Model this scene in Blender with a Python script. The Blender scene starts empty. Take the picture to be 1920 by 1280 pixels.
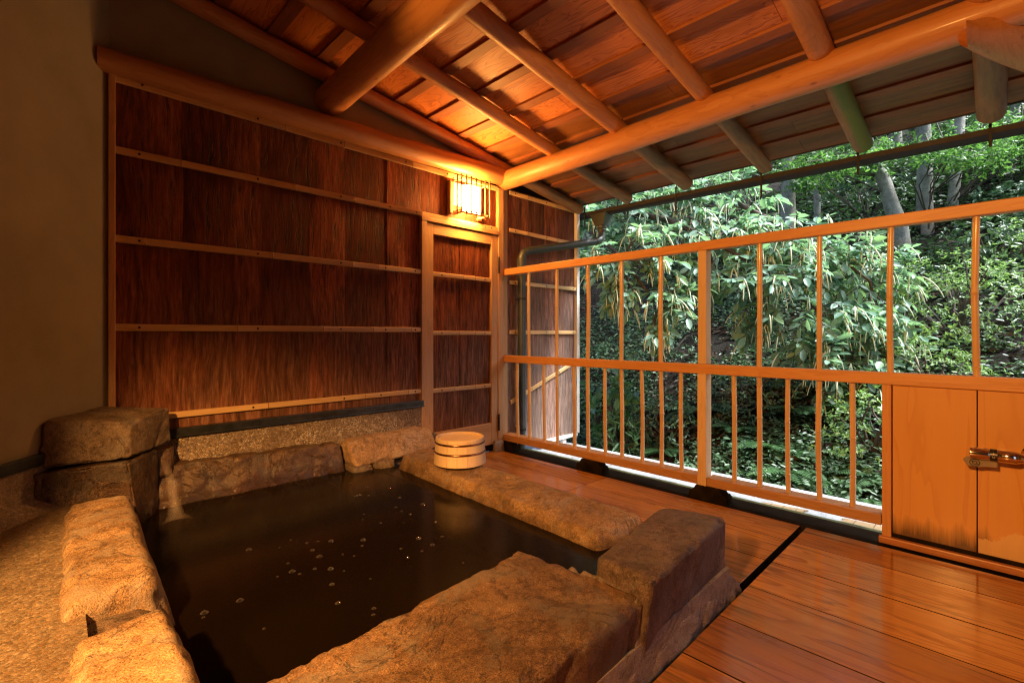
import bpy, bmesh, math, random
import numpy as np
from mathutils import Vector, noise, Matrix

S = bpy.context.scene
COL = S.collection
R = math.radians

# ------------------------------------------------------------------ camera
cam_d = bpy.data.cameras.new('camera')
cam = bpy.data.objects.new('camera', cam_d)
COL.objects.link(cam)
CAM = Vector((-2.469, -2.607, 0.85))
cam.location = CAM
cam.rotation_euler = (R(90), 0, R(45.35 - 90))
cam_d.sensor_width = 36.0
cam_d.lens = 900.0 / 1920.0 * 36.0
cam_d.shift_y = -13.0 / 1920.0
cam_d.clip_start = 0.02
cam_d.clip_end = 400
S.camera = cam

# ------------------------------------------------------------------ light
w = bpy.data.worlds.new('World')
S.world = w
w.use_nodes = True
wn = w.node_tree
bg = wn.nodes['Background']
sky = wn.nodes.new('ShaderNodeTexSky')
sky.sky_type = 'NISHITA'
sky.sun_disc = False
SUN_EL, SUN_AZ = R(56), R(-58)          # azimuth measured from +x towards +y
sky.sun_elevation = SUN_EL
sky.sun_rotation = math.pi / 2 - SUN_AZ
sky.air_density = 1.0
sky.dust_density = 3.0
wn.links.new(sky.outputs[0], bg.inputs[0])
bg.inputs[1].default_value = 0.15

sd = bpy.data.lights.new('sun', 'SUN')
so = bpy.data.objects.new('sun', sd)
COL.objects.link(so)
sd.energy = 5.0
sd.angle = R(14)
sd.color = (0.93, 0.98, 1.0)
sv = Vector((math.cos(SUN_EL) * math.cos(SUN_AZ), math.cos(SUN_EL) * math.sin(SUN_AZ), math.sin(SUN_EL)))
so.rotation_euler = sv.to_track_quat('Z', 'Y').to_euler()

LAMP = (1.0, 0.43, 0.095)
LANTERN_STRENGTH = 85.0
BATH_LAMP_W = 150.0
def add_room_lamp(name, loc, target, watts, size, blend, radius, color):
    d = bpy.data.lights.new(name, 'SPOT')
    o = bpy.data.objects.new(name, d)
    COL.objects.link(o)
    o.location = loc
    o.rotation_euler = (Vector(loc) - Vector(target)).to_track_quat('Z', 'Y').to_euler()
    d.energy = watts; d.spot_size = R(size); d.spot_blend = blend
    d.shadow_soft_size = radius; d.color = color
    return o
# shaded lamp of the bath, hanging behind the viewer on the left
add_room_lamp('bath_lamp', (-3.3, -2.45, 1.65), (-2.28, -1.05, 0.2), BATH_LAMP_W * 1.7, 52, 0.95, 0.05, (1.0, 0.45, 0.11))
add_room_lamp('room_lamp', (-3.9, -2.3, 1.7), (0.0, -2.0, 0.75), BATH_LAMP_W * 1.1, 90, 0.8, 0.06, LAMP)  # added second spot: throws the same lamp's light on rails and deck

S.view_settings.view_transform = 'Standard'
S.view_settings.look = 'None'
S.view_settings.gamma = 1.0
S.view_settings.exposure = 1.6
S.cycles.use_denoising = True
S.cycles.denoising_prefilter = 'NONE'
S.cycles.pixel_filter_type = 'BLACKMAN_HARRIS'
S.cycles.filter_width = 1.25
S.cycles.max_bounces = 8
S.cycles.diffuse_bounces = 5
S.cycles.glossy_bounces = 4
S.cycles.transmission_bounces = 4
S.cycles.transparent_max_bounces = 12
S.cycles.sample_clamp_indirect = 1.2
S.cycles.caustics_reflective = False
S.cycles.caustics_refractive = False

# ------------------------------------------------------------------ materials
class NT:
    def __init__(s, name):
        s.m = bpy.data.materials.new(name)
        s.m.use_nodes = True
        s.t = s.m.node_tree
        s.b = s.t.nodes['Principled BSDF']
        s.out = s.t.nodes['Material Output']
    def n(s, typ, ins=None, **props):
        nd = s.t.nodes.new('ShaderNode' + typ)
        for k, v in props.items(): setattr(nd, k, v)
        for k, v in (ins or {}).items(): s.set(nd.inputs[k], v)
        return nd
    def set(s, sock, v):
        if hasattr(v, 'outputs'): v = v.outputs[0]
        if isinstance(v, bpy.types.NodeSocket): s.t.links.new(v, sock)
        else: sock.default_value = v
    def P(s, **kw):
        names = dict(color='Base Color', rough='Roughness', normal='Normal', metal='Metallic', spec='Specular IOR Level',
                     coat='Coat Weight', coat_rough='Coat Roughness', alpha='Alpha', emis='Emission Color', estr='Emission Strength', ior='IOR')
        for k, v in kw.items(): s.set(s.b.inputs[names[k]], v)
        return s
    def coord(s, scale=(1, 1, 1), rot=(0, 0, 0), kind='Object'):
        tc = s.n('TexCoord')
        mp = s.n('Mapping', {'Scale': scale, 'Rotation': rot})
        s.t.links.new(tc.outputs[kind], mp.inputs['Vector'])
        return mp
    def noise(s, vec, scale, detail=4.0, rough=0.55, dist=0.0):
        nd = s.n('TexNoise', {'Vector': vec, 'Scale': scale, 'Detail': detail, 'Roughness': rough, 'Distortion': dist})
        return nd.outputs['Fac']
    def ramp(s, fac, stops):
        nd = s.n('ValToRGB', {'Fac': fac})
        e = nd.color_ramp.elements
        while len(e) < len(stops): e.new(0.5)
        for el, (p, c) in zip(e, stops):
            el.position = p
            el.color = (*c, 1) if len(c) == 3 else c
        return nd.outputs['Color']
    def mix(s, fac, a, b, mode='MIX'):
        nd = s.n('MixRGB', blend_type=mode)
        s.set(nd.inputs['Fac'], fac)
        for k, v in ((1, a), (2, b)):
            if isinstance(v, tuple) and len(v) == 3: v = (*v, 1)
            s.set(nd.inputs[k], v)
        return nd.outputs['Color']
    def math(s, op, a, b=0.0, clamp=False):
        nd = s.n('Math', operation=op, use_clamp=clamp)
        s.set(nd.inputs[0], a); s.set(nd.inputs[1], b)
        return nd.outputs[0]
    def bump(s, h, strength=0.3, dist=0.01, normal=None):
        nd = s.n('Bump', {'Height': h, 'Strength': strength, 'Distance': dist})
        if normal is not None: s.set(nd.inputs['Normal'], normal)
        return nd.outputs['Normal']
    def island(s):
        return s.n('NewGeometry').outputs['Random Per Island']
    def pos(s):
        g = s.n('NewGeometry'); x = s.n('SeparateXYZ', {'Vector': g.outputs['Position']})
        return x.outputs

def gs(axis, along, across):
    v = [across] * 3
    v['xyz'.index(axis)] = along
    return tuple(v)

_mc = {}
def wood(axis, light=(0.60, 0.35, 0.15), dark=(0.42, 0.20, 0.07), rough=0.38, coat=0.0, grain=1.0, bump=0.15, knots=0.0, tag='wood', weather=None, moss=0.0):
    key = (axis, light, dark, rough, coat, grain, bump, knots, weather, moss)
    if key in _mc: return _mc[key]
    s = NT('%s_%s' % (tag, axis))
    v = s.coord(gs(axis, 0.9, 9.0 * grain))
    isl = s.island()
    off = s.n('VectorMath', {0: v.outputs[0]}, operation='ADD')
    cmb = s.n('CombineXYZ', {0: s.math('MULTIPLY', isl, 13.0), 1: s.math('MULTIPLY', isl, 29.0), 2: s.math('MULTIPLY', isl, 47.0)})
    s.set(off.inputs[1], cmb)
    rings = s.noise(off.outputs[0], 2.2, 3, 0.5, 0.6)
    fine = s.noise(s.n('VectorMath', {0: off.outputs[0], 1: gs(axis, 1.5, 9.0)}, operation='MULTIPLY').outputs[0], 3.0, 4, 0.6)
    saw = s.math('FRACT', s.math('MULTIPLY', rings, 7.0))
    saw = s.math('POWER', saw, 2.0)
    f = s.math('ADD', s.math('MULTIPLY', saw, 0.45), s.math('MULTIPLY', fine, 0.6), True)
    c = s.ramp(f, [(0.15, light), (0.5, tuple(0.6 * a + 0.4 * b for a, b in zip(light, dark))), (0.95, dark)])
    c = s.mix(s.math('MULTIPLY', isl, 0.35), c, tuple(x * 0.72 for x in dark))
    big = s.noise(s.coord(gs(axis, 0.8, 2.2)), 2.0, 3)
    c = s.mix(s.math('MULTIPLY', s.math('SUBTRACT', big, 0.45, True), 1.1, True), c, tuple(x * 0.8 for x in dark))
    if knots:
        kv = s.n('TexVoronoi', {'Vector': s.coord(gs(axis, 3.2, 6.5)), 'Scale': 1.6})
        k = s.ramp(kv.outputs['Distance'], [(0.03, (1, 1, 1)), (0.10, (0, 0, 0))])
        c = s.mix(s.math('MULTIPLY', k, knots), c, tuple(x * 0.35 for x in dark))
    if weather is not None:      # greyed, mossy wood out of doors beyond x = weather
        px = s.pos()[0]
        wf = s.n('MapRange', {'Value': px, 'From Min': weather - 0.04, 'From Max': weather + 0.05})
        wv = s.noise(s.coord((1, 1, 1)), 6.0, 5)
        grey = s.ramp(s.noise(s.coord(gs(axis, 1.2, 14)), 4, 4), [(0.3, (0.12, 0.068, 0.03)), (0.62, (0.21, 0.125, 0.056)), (0.8, (0.13, 0.15, 0.03))])
        if moss:
            mf = s.n('MapRange', {'Value': s.math('ADD', s.pos()[1], s.math('MULTIPLY', s.math('SUBTRACT', wv, 0.5), 0.05)), 'From Min': -2.045, 'From Max': -2.07}).outputs[0]
            grey = s.mix(s.math('MULTIPLY', mf, moss), grey, (0.075, 0.16, 0.012))
        c = s.mix(s.math('MULTIPLY', wf.outputs[0], s.math('ADD', s.math('MULTIPLY', wv, 0.5), 0.62, True)), c, grey)
    r = s.math('ADD', rough, s.math('MULTIPLY', fine, 0.18))
    s.P(color=c, rough=r, normal=s.bump(f, bump, 0.004), coat=coat, coat_rough=0.12)
    _mc[key] = s.m
    return s.m

def simple(name, color, rough=0.5, metal=0.0, var=0.25, scale=12.0, bump=0.1, coat=0.0, spec=0.5):
    if name in _mc: return _mc[name]
    s = NT(name)
    nz = s.noise(s.coord(), scale, 5, 0.6)
    c = s.ramp(nz, [(0.3, tuple(x * (1 - var) for x in color)), (0.7, tuple(min(1, x * (1 + var)) for x in color))])
    s.P(color=c, rough=s.math('ADD', rough, s.math('MULTIPLY', s.math('SUBTRACT', nz, 0.5), 0.25)), metal=metal, normal=s.bump(nz, bump, 0.004), coat=coat, spec=spec)
    _mc[name] = s.m
    return s.m

def m_bark(name='cedar_bark', grey=0.0):
    s = NT(name)
    isl = s.island()
    cmb = s.n('CombineXYZ', {0: s.math('MULTIPLY', isl, 17.0), 1: s.math('MULTIPLY', isl, 31.0), 2: s.math('MULTIPLY', isl, 23.0)})
    v = s.n('VectorMath', {0: s.n('TexCoord').outputs['Object'], 1: cmb}, operation='ADD').outputs[0]
    def sc(x): return s.n('VectorMath', {0: v, 1: x}, operation='MULTIPLY').outputs[0]
    wob = s.noise(sc((3, 3, 3)), 1.0, 3)
    vd = s.n('VectorMath', {0: v, 1: s.n('CombineXYZ', {0: s.math('MULTIPLY', wob, 0.05)})}, operation='ADD').outputs[0]
    def scd(x): return s.n('VectorMath', {0: vd, 1: x}, operation='MULTIPLY').outputs[0]
    fib = s.noise(scd((70, 70, 5.5)), 1.0, 7, 0.75)
    fib2 = s.noise(scd((260, 260, 9)), 1.0, 3, 0.6)
    broad = s.noise(sc((7, 7, 1.6)), 1.0, 6, 0.65)
    crk = s.ramp(s.noise(scd((52, 52, 5.0)), 1.0, 6, 0.7), [(0.38, (0, 0, 0)), (0.45, (1, 1, 1))])
    f = s.math('ADD', s.math('MULTIPLY', fib, 0.5), s.math('MULTIPLY', broad, 0.5))
    c = s.ramp(f, [(0.34, (0.024, 0.006, 0.003)), (0.45, (0.115, 0.028, 0.011)), (0.54, (0.25, 0.066, 0.025)), (0.65, (0.46, 0.165, 0.075))])
    c = s.mix(s.math('MULTIPLY', s.math('SUBTRACT', isl, 0.25, True), 0.8), c, (0.045, 0.013, 0.006))
    c = s.mix(s.math('MULTIPLY', s.math('SUBTRACT', 1.0, crk), 0.75), c, (0.02, 0.008, 0.004))
    if not grey:
        zz = s.pos()[2]
        lw = s.n('MapRange', {'Value': s.math('ADD', zz, s.math('MULTIPLY', s.math('SUBTRACT', broad, 0.5), 1.4)), 'From Min': 1.15, 'From Max': 0.45}).outputs[0]
        tan = s.ramp(fib, [(0.34, (0.06, 0.028, 0.016)), (0.5, (0.21, 0.10, 0.055)), (0.66, (0.42, 0.25, 0.15))])
        c = s.mix(s.math('MULTIPLY', lw, 0.6), c, tan)
    if grey:
        g = s.ramp(fib, [(0.3, (0.10, 0.07, 0.055)), (0.6, (0.40, 0.33, 0.28)), (0.75, (0.55, 0.48, 0.42))])
        zz = s.pos()[2]
        gf = s.n('MapRange', {'Value': zz, 'From Min': 1.6, 'From Max': 0.4, 'To Min': 0.1, 'To Max': grey})
        c = s.mix(gf.outputs[0], c, g)
    h = s.math('ADD', s.math('MULTIPLY', crk, 0.8), s.math('ADD', fib, s.math('MULTIPLY', fib2, 0.5)))
    s.P(color=c, rough=s.math('ADD', 0.5, s.math('MULTIPLY', fib2, 0.25)), normal=s.bump(h, 0.6, 0.005), spec=0.14)
    return s.m

def m_stone(name, tones, speck=0.5, rough=0.6, seed=0.0, wet=None):
    s = NT(name)
    v = s.n('VectorMath', {0: s.n('TexCoord').outputs['Object'], 1: (seed, seed * 2.1, seed * 0.7)}, operation='ADD').outputs[0]
    big = s.noise(v, 5.0, 6, 0.62, 0.4)
    mid = s.noise(v, 60.0, 7, 0.72)
    sm = s.noise(v, 330.0, 3, 0.7)
    vo = s.n('TexVoronoi', {'Vector': v, 'Scale': 230.0}).outputs['Distance']
    f = s.math('ADD', s.math('MULTIPLY', big, 0.58), s.math('MULTIPLY', mid, 0.42))
    c = s.ramp(f, [(0.32, tones[0]), (0.48, tones[1]), (0.58, tones[2]), (0.72, tones[3])])
    c = s.mix(speck, c, s.ramp(sm, [(0.34, (0.12, 0.10, 0.08)), (0.5, (0.5, 0.5, 0.5)), (0.68, (0.95, 0.93, 0.9))]), 'OVERLAY')
    dk = s.ramp(s.noise(v, 11.0, 8, 0.78), [(0.53, (0, 0, 0)), (0.64, (1, 1, 1))])
    c = s.mix(s.math('MULTIPLY', dk, 0.6), c, tuple(x * 0.5 for x in tones[0]))
    lt = s.ramp(s.noise(v, 16.0, 8, 0.8, 0.6), [(0.60, (0, 0, 0)), (0.68, (1, 1, 1))])
    c = s.mix(s.math('MULTIPLY', lt, 0.5), c, tuple(min(1, x * 1.25) for x in tones[3]))
    gy = s.ramp(s.noise(v, 7.0, 8, 0.72, 0.8), [(0.50, (0, 0, 0)), (0.60, (1, 1, 1))])
    lum = sum(tones[2]) / 3
    c = s.mix(s.math('MULTIPLY', gy, 0.45), c, (lum * 1.12, lum * 1.02, lum * 0.92))
    ck = s.math('ABSOLUTE', s.math('SUBTRACT', s.noise(v, 4.2, 7, 0.66, 1.5), 0.5))
    ck = s.ramp(ck, [(0.0, (1, 1, 1)), (0.010, (0, 0, 0))])
    c = s.mix(s.math('MULTIPLY', ck, 0.75), c, tuple(x * 0.3 for x in tones[0]))
    rr = s.math('ADD', rough, s.math('MULTIPLY', s.math('SUBTRACT', sm, 0.5), 0.5))
    if wet is not None:
        z = s.pos()[2]
        wf = s.n('MapRange', {'Value': s.math('ADD', z, s.math('MULTIPLY', s.math('SUBTRACT', big, 0.5), 0.12)), 'From Min': wet + 0.035, 'From Max': wet - 0.02}).outputs[0]
        c = s.mix(s.math('MULTIPLY', wf, 0.72), c, (0.035, 0.018, 0.008))
        rr = s.math('SUBTRACT', rr, s.math('MULTIPLY', wf, 0.25))
    h = s.math('ADD', s.math('MULTIPLY', mid, 0.9), s.math('ADD', s.math('MULTIPLY', sm, 0.5), s.math('SUBTRACT', s.math('MULTIPLY', vo, 0.3), s.math('MULTIPLY', ck, 0.9))))
    s.P(color=c, rough=rr, normal=s.bump(h, 0.5, 0.006), spec=0.4)
    return s.m

def m_pebbles(name, scale, tone, warm, soft=1.0, bmp=0.8):
    s = NT(name)
    v = s.coord()
    dn = s.n('VectorMath', {0: v, 1: s.n('VectorMath', {0: s.n('TexNoise', {'Vector': v, 'Scale': 30.0}).outputs['Color'], 1: (0.006,) * 3}, operation='MULTIPLY')}, operation='ADD').outputs[0]
    vo = s.n('TexVoronoi', {'Vector': dn, 'Scale': scale})
    ed = s.n('TexVoronoi', {'Vector': dn, 'Scale': scale}, feature='DISTANCE_TO_EDGE').outputs['Distance']
    hue = s.n('SeparateColor', {0: vo.outputs['Color']}).outputs
    c = s.ramp(hue[0], [(0.0, tuple(x * 0.45 for x in tone)), (0.35, tone), (0.7, warm), (1.0, tuple(min(1, x * 1.5) for x in tone))])
    big = s.noise(v, 4.0, 5, 0.6)
    c = s.mix(s.math('MULTIPLY', s.ramp(big, [(0.42, (0, 0, 0)), (0.62, (1, 1, 1))]), 0.4), c, tuple(x * 0.4 for x in warm))
    gap = s.ramp(ed, [(0.0, (1, 1, 1)), (0.11, (0, 0, 0))])
    c = s.mix(s.math('MULTIPLY', gap, soft), c, (0.055, 0.042, 0.03))
    c = s.mix(s.math('MULTIPLY', s.ramp(s.noise(v, 45.0, 5, 0.7), [(0.5, (0, 0, 0)), (0.62, (1, 1, 1))]), 0.45), c, tuple(x * 0.35 for x in warm))
    h = s.ramp(ed, [(0.0, (0, 0, 0)), (0.16, (0.8, 0.8, 0.8)), (0.4, (1, 1, 1))])
    s.P(color=c, rough=s.math('ADD', 0.28, s.math('MULTIPLY', hue[1], 0.4)), normal=s.bump(h, bmp, 0.004))
    return s.m

def m_plaster():
    s = NT('earth_plaster')
    v = s.coord()
    a = s.noise(v, 3.0, 5, 0.6); b = s.noise(v, 160.0, 3, 0.6)
    c = s.ramp(a, [(0.3, (0.235, 0.205, 0.15)), (0.7, (0.31, 0.275, 0.205))])
    sp = s.n('TexVoronoi', {'Vector': v, 'Scale': 55.0})
    dots = s.ramp(sp.outputs['Distance'], [(0.05, (1, 1, 1)), (0.13, (0, 0, 0))])
    pick = s.math('GREATER_THAN', s.n('SeparateColor', {0: sp.outputs['Color']}).outputs[0], 0.8)
    c = s.mix(s.math('MULTIPLY', s.math('MULTIPLY', dots, pick), 0.6), c, (0.16, 0.12, 0.075))
    s.P(color=c, rough=0.9, normal=s.bump(b, 0.35, 0.003), spec=0.2)
    return s.m

def m_roofboard():
    s = NT('roof_board_cedar')
    isl = s.island()
    cmb = s.n('CombineXYZ', {0: s.math('MULTIPLY', isl, 9.0), 1: s.math('MULTIPLY', isl, 41.0), 2: isl})
    v = s.n('VectorMath', {0: s.n('TexCoord').outputs['Object'], 1: cmb}, operation='ADD').outputs[0]
    v2 = s.n('VectorMath', {0: v, 1: (9, 1.5, 9)}, operation='MULTIPLY').outputs[0]
    rings = s.noise(v2, 1.0, 3, 0.5, 0.9)
    saw = s.math('FRACT', s.math('MULTIPLY', rings, 12.0))
    line = s.ramp(saw, [(0.0, (0, 0, 0)), (0.7, (0.35, 0.35, 0.35)), (0.93, (1, 1, 1)), (1.0, (0.1, 0.1, 0.1))])
    fine = s.noise(s.n('VectorMath', {0: v, 1: (160, 7, 160)}, operation='MULTIPLY').outputs[0], 1.0, 3)
    c = s.mix(line, (0.68, 0.245, 0.056), (0.31, 0.078, 0.015))
    c = s.mix(s.math('MULTIPLY', fine, 0.4), c, (0.48, 0.145, 0.032))
    c = s.mix(s.math('MULTIPLY', isl, 0.4), c, (0.36, 0.10, 0.022))
    px = s.pos()[0]
    wf = s.n('MapRange', {'Value': px, 'From Min': -0.245, 'From Max': -0.215}).outputs[0]
    grey = s.ramp(s.noise(s.n('VectorMath', {0: v, 1: (40, 2.5, 40)}, operation='MULTIPLY').outputs[0], 1.0, 5, 0.65), [(0.3, (0.085, 0.034, 0.012)), (0.58, (0.21, 0.09, 0.028)), (0.68, (0.14, 0.12, 0.022))])
    c = s.mix(s.math('MULTIPLY', wf, 0.9), c, grey)
    s.P(color=c, rough=0.5, normal=s.bump(s.math('ADD', s.math('MULTIPLY', line, -0.6), fine), 0.35, 0.003))
    return s.m

def m_deck():
    s = NT('deck_board_lacquer')
    isl = s.island()
    cmb = s.n('CombineXYZ', {0: s.math('MULTIPLY', isl, 19.0), 1: s.math('MULTIPLY', isl, 37.0), 2: isl})
    v = s.n('VectorMath', {0: s.n('TexCoord').outputs['Object'], 1: cmb}, operation='ADD').outputs[0]
    m = lambda x: s.n('VectorMath', {0: v, 1: x}, operation='MULTIPLY').outputs[0]
    rings = s.noise(m((7, 0.55, 7)), 1.0, 3, 0.5, 0.5)
    saw = s.math('FRACT', s.math('MULTIPLY', rings, 14.0))
    line = s.ramp(saw, [(0.0, (0, 0, 0)), (0.6, (0.3, 0.3, 0.3)), (0.92, (1, 1, 1)), (1.0, (0, 0, 0))])
    fine = s.noise(m((130, 2.2, 130)), 1.0, 4)
    c = s.mix(line, (0.62, 0.275, 0.058), (0.31, 0.105, 0.018))
    c = s.mix(s.math('MULTIPLY', fine, 0.5), c, (0.42, 0.165, 0.030))
    c = s.mix(s.math('MULTIPLY', isl, 0.6), c, (0.24, 0.075, 0.012))
    bigs = s.ramp(s.noise(m((2.6, 1.3, 1)), 1.0, 5, 0.65), [(0.45, (0, 0, 0)), (0.68, (1, 1, 1))])
    c = s.mix(s.math('MULTIPLY', bigs, 0.5), c, (0.17, 0.06, 0.02))
    streak = s.ramp(s.noise(m((38, 1.6, 1)), 1.0, 4, 0.6), [(0.60, (0, 0, 0)), (0.70, (1, 1, 1))])
    c = s.mix(s.math('MULTIPLY', streak, 0.7), c, (0.06, 0.025, 0.01))
    y = s.pos()[1]; x = s.pos()[0]
    dy = s.math('ABSOLUTE', s.math('ADD', y, 2.0))
    mold = s.math('MULTIPLY', s.n('MapRange', {'Value': dy, 'From Min': 0.22, 'From Max': 0.0}).outputs[0], s.ramp(s.noise(m((24, 2.5, 1)), 1.0, 6, 0.7), [(0.48, (0, 0, 0)), (0.66, (1, 1, 1))]))
    c = s.mix(s.math('MULTIPLY', mold, 0.8), c, (0.055, 0.045, 0.022))
    rr = s.math('ADD', 0.06, s.math('ADD', s.math('MULTIPLY', fine, 0.12), s.math('MULTIPLY', bigs, 0.16)))
    s.P(color=c, rough=rr, normal=s.bump(s.math('SUBTRACT', fine, s.math('MULTIPLY', line, 0.5)), 0.12, 0.003), spec=0.4)
    return s.m

def m_leaf(name, c0, c1, gloss=0.35, trans=0.35, yellow=None):
    s = NT(name)
    isl = s.island()
    stops = [(0.0, c0), (0.75, c1)]
    if yellow: stops.append((1.0, yellow))
    c = s.ramp(isl, stops)
    c = s.mix(0.35, c, s.ramp(s.noise(s.coord(), 2.5, 3), [(0.35, tuple(x * 0.55 for x in c0)), (0.65, tuple(min(1, x * 1.25) for x in c1))]))
    s.P(color=c, rough=gloss, spec=0.45)
    tr = s.n('BsdfTranslucent', {'Color': s.mix(0.5, c, (c1[0] * 1.3, c1[1] * 1.5, c1[2] * 0.5))})
    mx = s.n('MixShader', {0: trans})
    s.t.links.new(s.b.outputs[0], mx.inputs[1]); s.t.links.new(tr.outputs[0], mx.inputs[2])
    s.t.links.new(mx.outputs[0], s.out.inputs[0])
    return s.m

# ------------------------------------------------------------------ object helpers
def tag(o, label=None, cat=None, group=None, kind=None):
    for k, v in (('label', label), ('category', cat), ('group', group), ('kind', kind)):
        if v: o[k] = v
    return o
def thing(name, loc, label, cat, group=None):
    o = bpy.data.objects.new(name, None)
    COL.objects.link(o)
    o.location = loc
    o.empty_display_size = 0.1
    return tag(o, label, cat, group)

class MB:
    def __init__(s): s.v = []; s.f = []; s.mi = []
    def add(s, vs, fs, mi=0):
        b = len(s.v)
        s.v += [tuple(p) for p in vs]
        s.f += [tuple(i + b for i in f) for f in fs]
        s.mi += [mi] * len(fs)
        return s
    def box(s, x0, x1, y0, y1, z0, z1, mi=0):
        vs = [(x, y, z) for z in (z0, z1) for y in (y0, y1) for x in (x0, x1)]
        return s.add(vs, [(0, 2, 3, 1), (4, 5, 7, 6), (0, 1, 5, 4), (2, 6, 7, 3), (0, 4, 6, 2), (1, 3, 7, 5)], mi)
    def hexa(s, b, t, mi=0):      # b, t: four bottom and four top corners, counter-clockwise from above
        return s.add(list(b) + list(t), [(3, 2, 1, 0), (4, 5, 6, 7), (0, 1, 5, 4), (1, 2, 6, 5), (2, 3, 7, 6), (3, 0, 4, 7)], mi)
    def prism(s, poly, d, mi=0):  # poly: 3-D polygon, d: extrusion vector
        n = len(poly); d = Vector(d)
        vs = [Vector(p) for p in poly] + [Vector(p) + d for p in poly]
        return s.add(vs, [tuple(range(n))[::-1], tuple(range(n, 2 * n))] + [(i, (i + 1) % n, n + (i + 1) % n, n + i) for i in range(n)], mi)
    def tube(s, pts, rad, seg=12, caps=True, mi=0, flat=1.0, jit=0.0, seed=0):
        pts = [Vector(p) for p in pts]
        rad = rad if hasattr(rad, '__len__') else [rad] * len(pts)
        rings = []
        up = Vector((0, 0, 1))
        t0 = (pts[1] - pts[0]).normalized()
        if abs(t0.dot(up)) > 0.95: up = Vector((1, 0, 0))
        a = t0.cross(up).normalized()
        for i, p in enumerate(pts):
            t = (pts[min(i + 1, len(pts) - 1)] - pts[max(i - 1, 0)]).normalized()
            a = (a - t * a.dot(t)).normalized(); b = t.cross(a)
            rg = []
            for k in range(seg):
                an = 2 * math.pi * k / seg
                r = rad[i]
                if jit: r *= 1 + jit * noise.noise(Vector((math.cos(an) * 1.3 + seed, math.sin(an) * 1.3, (p - pts[0]).length * 2.2)))
                rg.append(p + (a * math.cos(an) + b * math.sin(an) * flat) * r)
            rings.append(rg)
        vs = [q for rg in rings for q in rg]
        fs = []
        for i in range(len(pts) - 1):
            for k in range(seg):
                k2 = (k + 1) % seg
                fs.append((i * seg + k, i * seg + k2, (i + 1) * seg + k2, (i + 1) * seg + k))
        if caps:
            fs.append(tuple(range(seg))[::-1]); fs.append(tuple((len(pts) - 1) * seg + k for k in range(seg)))
        return s.add(vs, fs, mi)
    def lathe(s, prof, c, seg=32, mi=0, axis='z'):
        vs = []
        for r, h in prof:
            for k in range(seg):
                an = 2 * math.pi * k / seg
                q = (r * math.cos(an), r * math.sin(an), h)
                if axis == 'y': q = (q[0], h, q[1])
                if axis == 'x': q = (h, q[0], q[1])
                vs.append((c[0] + q[0], c[1] + q[1], c[2] + q[2]))
        fs = []
        for i in range(len(prof) - 1):
            for k in range(seg):
                k2 = (k + 1) % seg
                fs.append((i * seg + k, i * seg + k2, (i + 1) * seg + k2, (i + 1) * seg + k))
        return s.add(vs, fs, mi)
    def build(s, name, mats, parent=None, bevel=0.0, smooth=False, bseg=2):
        me = bpy.data.meshes.new(name)
        vs = s.v
        off = Vector((0, 0, 0))
        if parent is not None:
            q = parent
            while q is not None:
                off += q.location; q = q.parent
            vs = [(p[0] - off.x, p[1] - off.y, p[2] - off.z) for p in vs]
        me.from_pydata(vs, [], s.f)
        for m in (mats if isinstance(mats, (list, tuple)) else [mats]): me.materials.append(m)
        if len(me.materials) > 1: me.polygons.foreach_set('material_index', s.mi)
        bm = bmesh.new(); bm.from_mesh(me)
        bmesh.ops.recalc_face_normals(bm, faces=bm.faces)
        if bevel:
            es = [e for e in bm.edges if len(e.link_faces) == 2 and e.calc_face_angle(0) > 0.6]
            bmesh.ops.bevel(bm, geom=es, offset=bevel, segments=bseg, affect='EDGES', profile=0.6, clamp_overlap=True)
        if smooth is True:
            for f in bm.faces: f.smooth = True
        elif smooth:
            for f in bm.faces: f.smooth = True
            for e in bm.edges:
                if len(e.link_faces) == 2 and e.calc_face_angle(0) > smooth: e.smooth = False
        bm.to_mesh(me); bm.free()
        o = bpy.data.objects.new(name, me)
        COL.objects.link(o)
        if parent is not None: o.parent = parent
        return o

def log_pts(p0, p1, n, wob, seed):
    p0, p1 = Vector(p0), Vector(p1)
    out = []
    for i in range(n + 1):
        t = i / n
        p = p0.lerp(p1, t)
        p += Vector((noise.noise(Vector((t * 2.5, seed, 0))), noise.noise(Vector((t * 2.5, seed, 9))), noise.noise(Vector((t * 2.5, seed, 17))))) * wob
        out.append(p)
    return out
def log(p0, p1, r0, r1, seed=0, n=20, wob=0.008, seg=24, jit=0.05, mb=None):
    mb = mb or MB()
    pts = log_pts(p0, p1, n, wob, seed)
    rad = [r0 + (r1 - r0) * i / n + 0.004 * noise.noise(Vector((i * 0.6, seed * 3.1, 5))) for i in range(n + 1)]
    mb.tube(pts, rad, seg, True, 0, 1.0, jit, seed)
    return mb
def bamboo(p0, p1, r, nodes, seed=0, seg=12):
    p0, p1 = Vector(p0), Vector(p1)
    L = (p1 - p0).length
    ts, rs = [0.0], [r]
    for k in nodes:
        for d, q in ((-0.010, 1.0), (-0.004, 1.02), (-0.0015, 1.16), (0.0015, 1.16), (0.003, 0.93), (0.010, 1.0)):
            t = k / L + d / L if k > 1 else k + d / L
            if 0.005 < t < 0.995: ts.append(t); rs.append(r * q)
    ts.append(1.0); rs.append(r)
    o = sorted(zip(ts, rs))
    mb = MB()
    rnd = random.Random(seed)
    bx, by = rnd.uniform(-.006, .006), rnd.uniform(-.006, .006)
    mb.tube([p0.lerp(p1, t) + Vector((bx, by, 0)) * math.sin(math.pi * t) for t, _ in o], [q for _, q in o], seg)
    return mb
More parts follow.
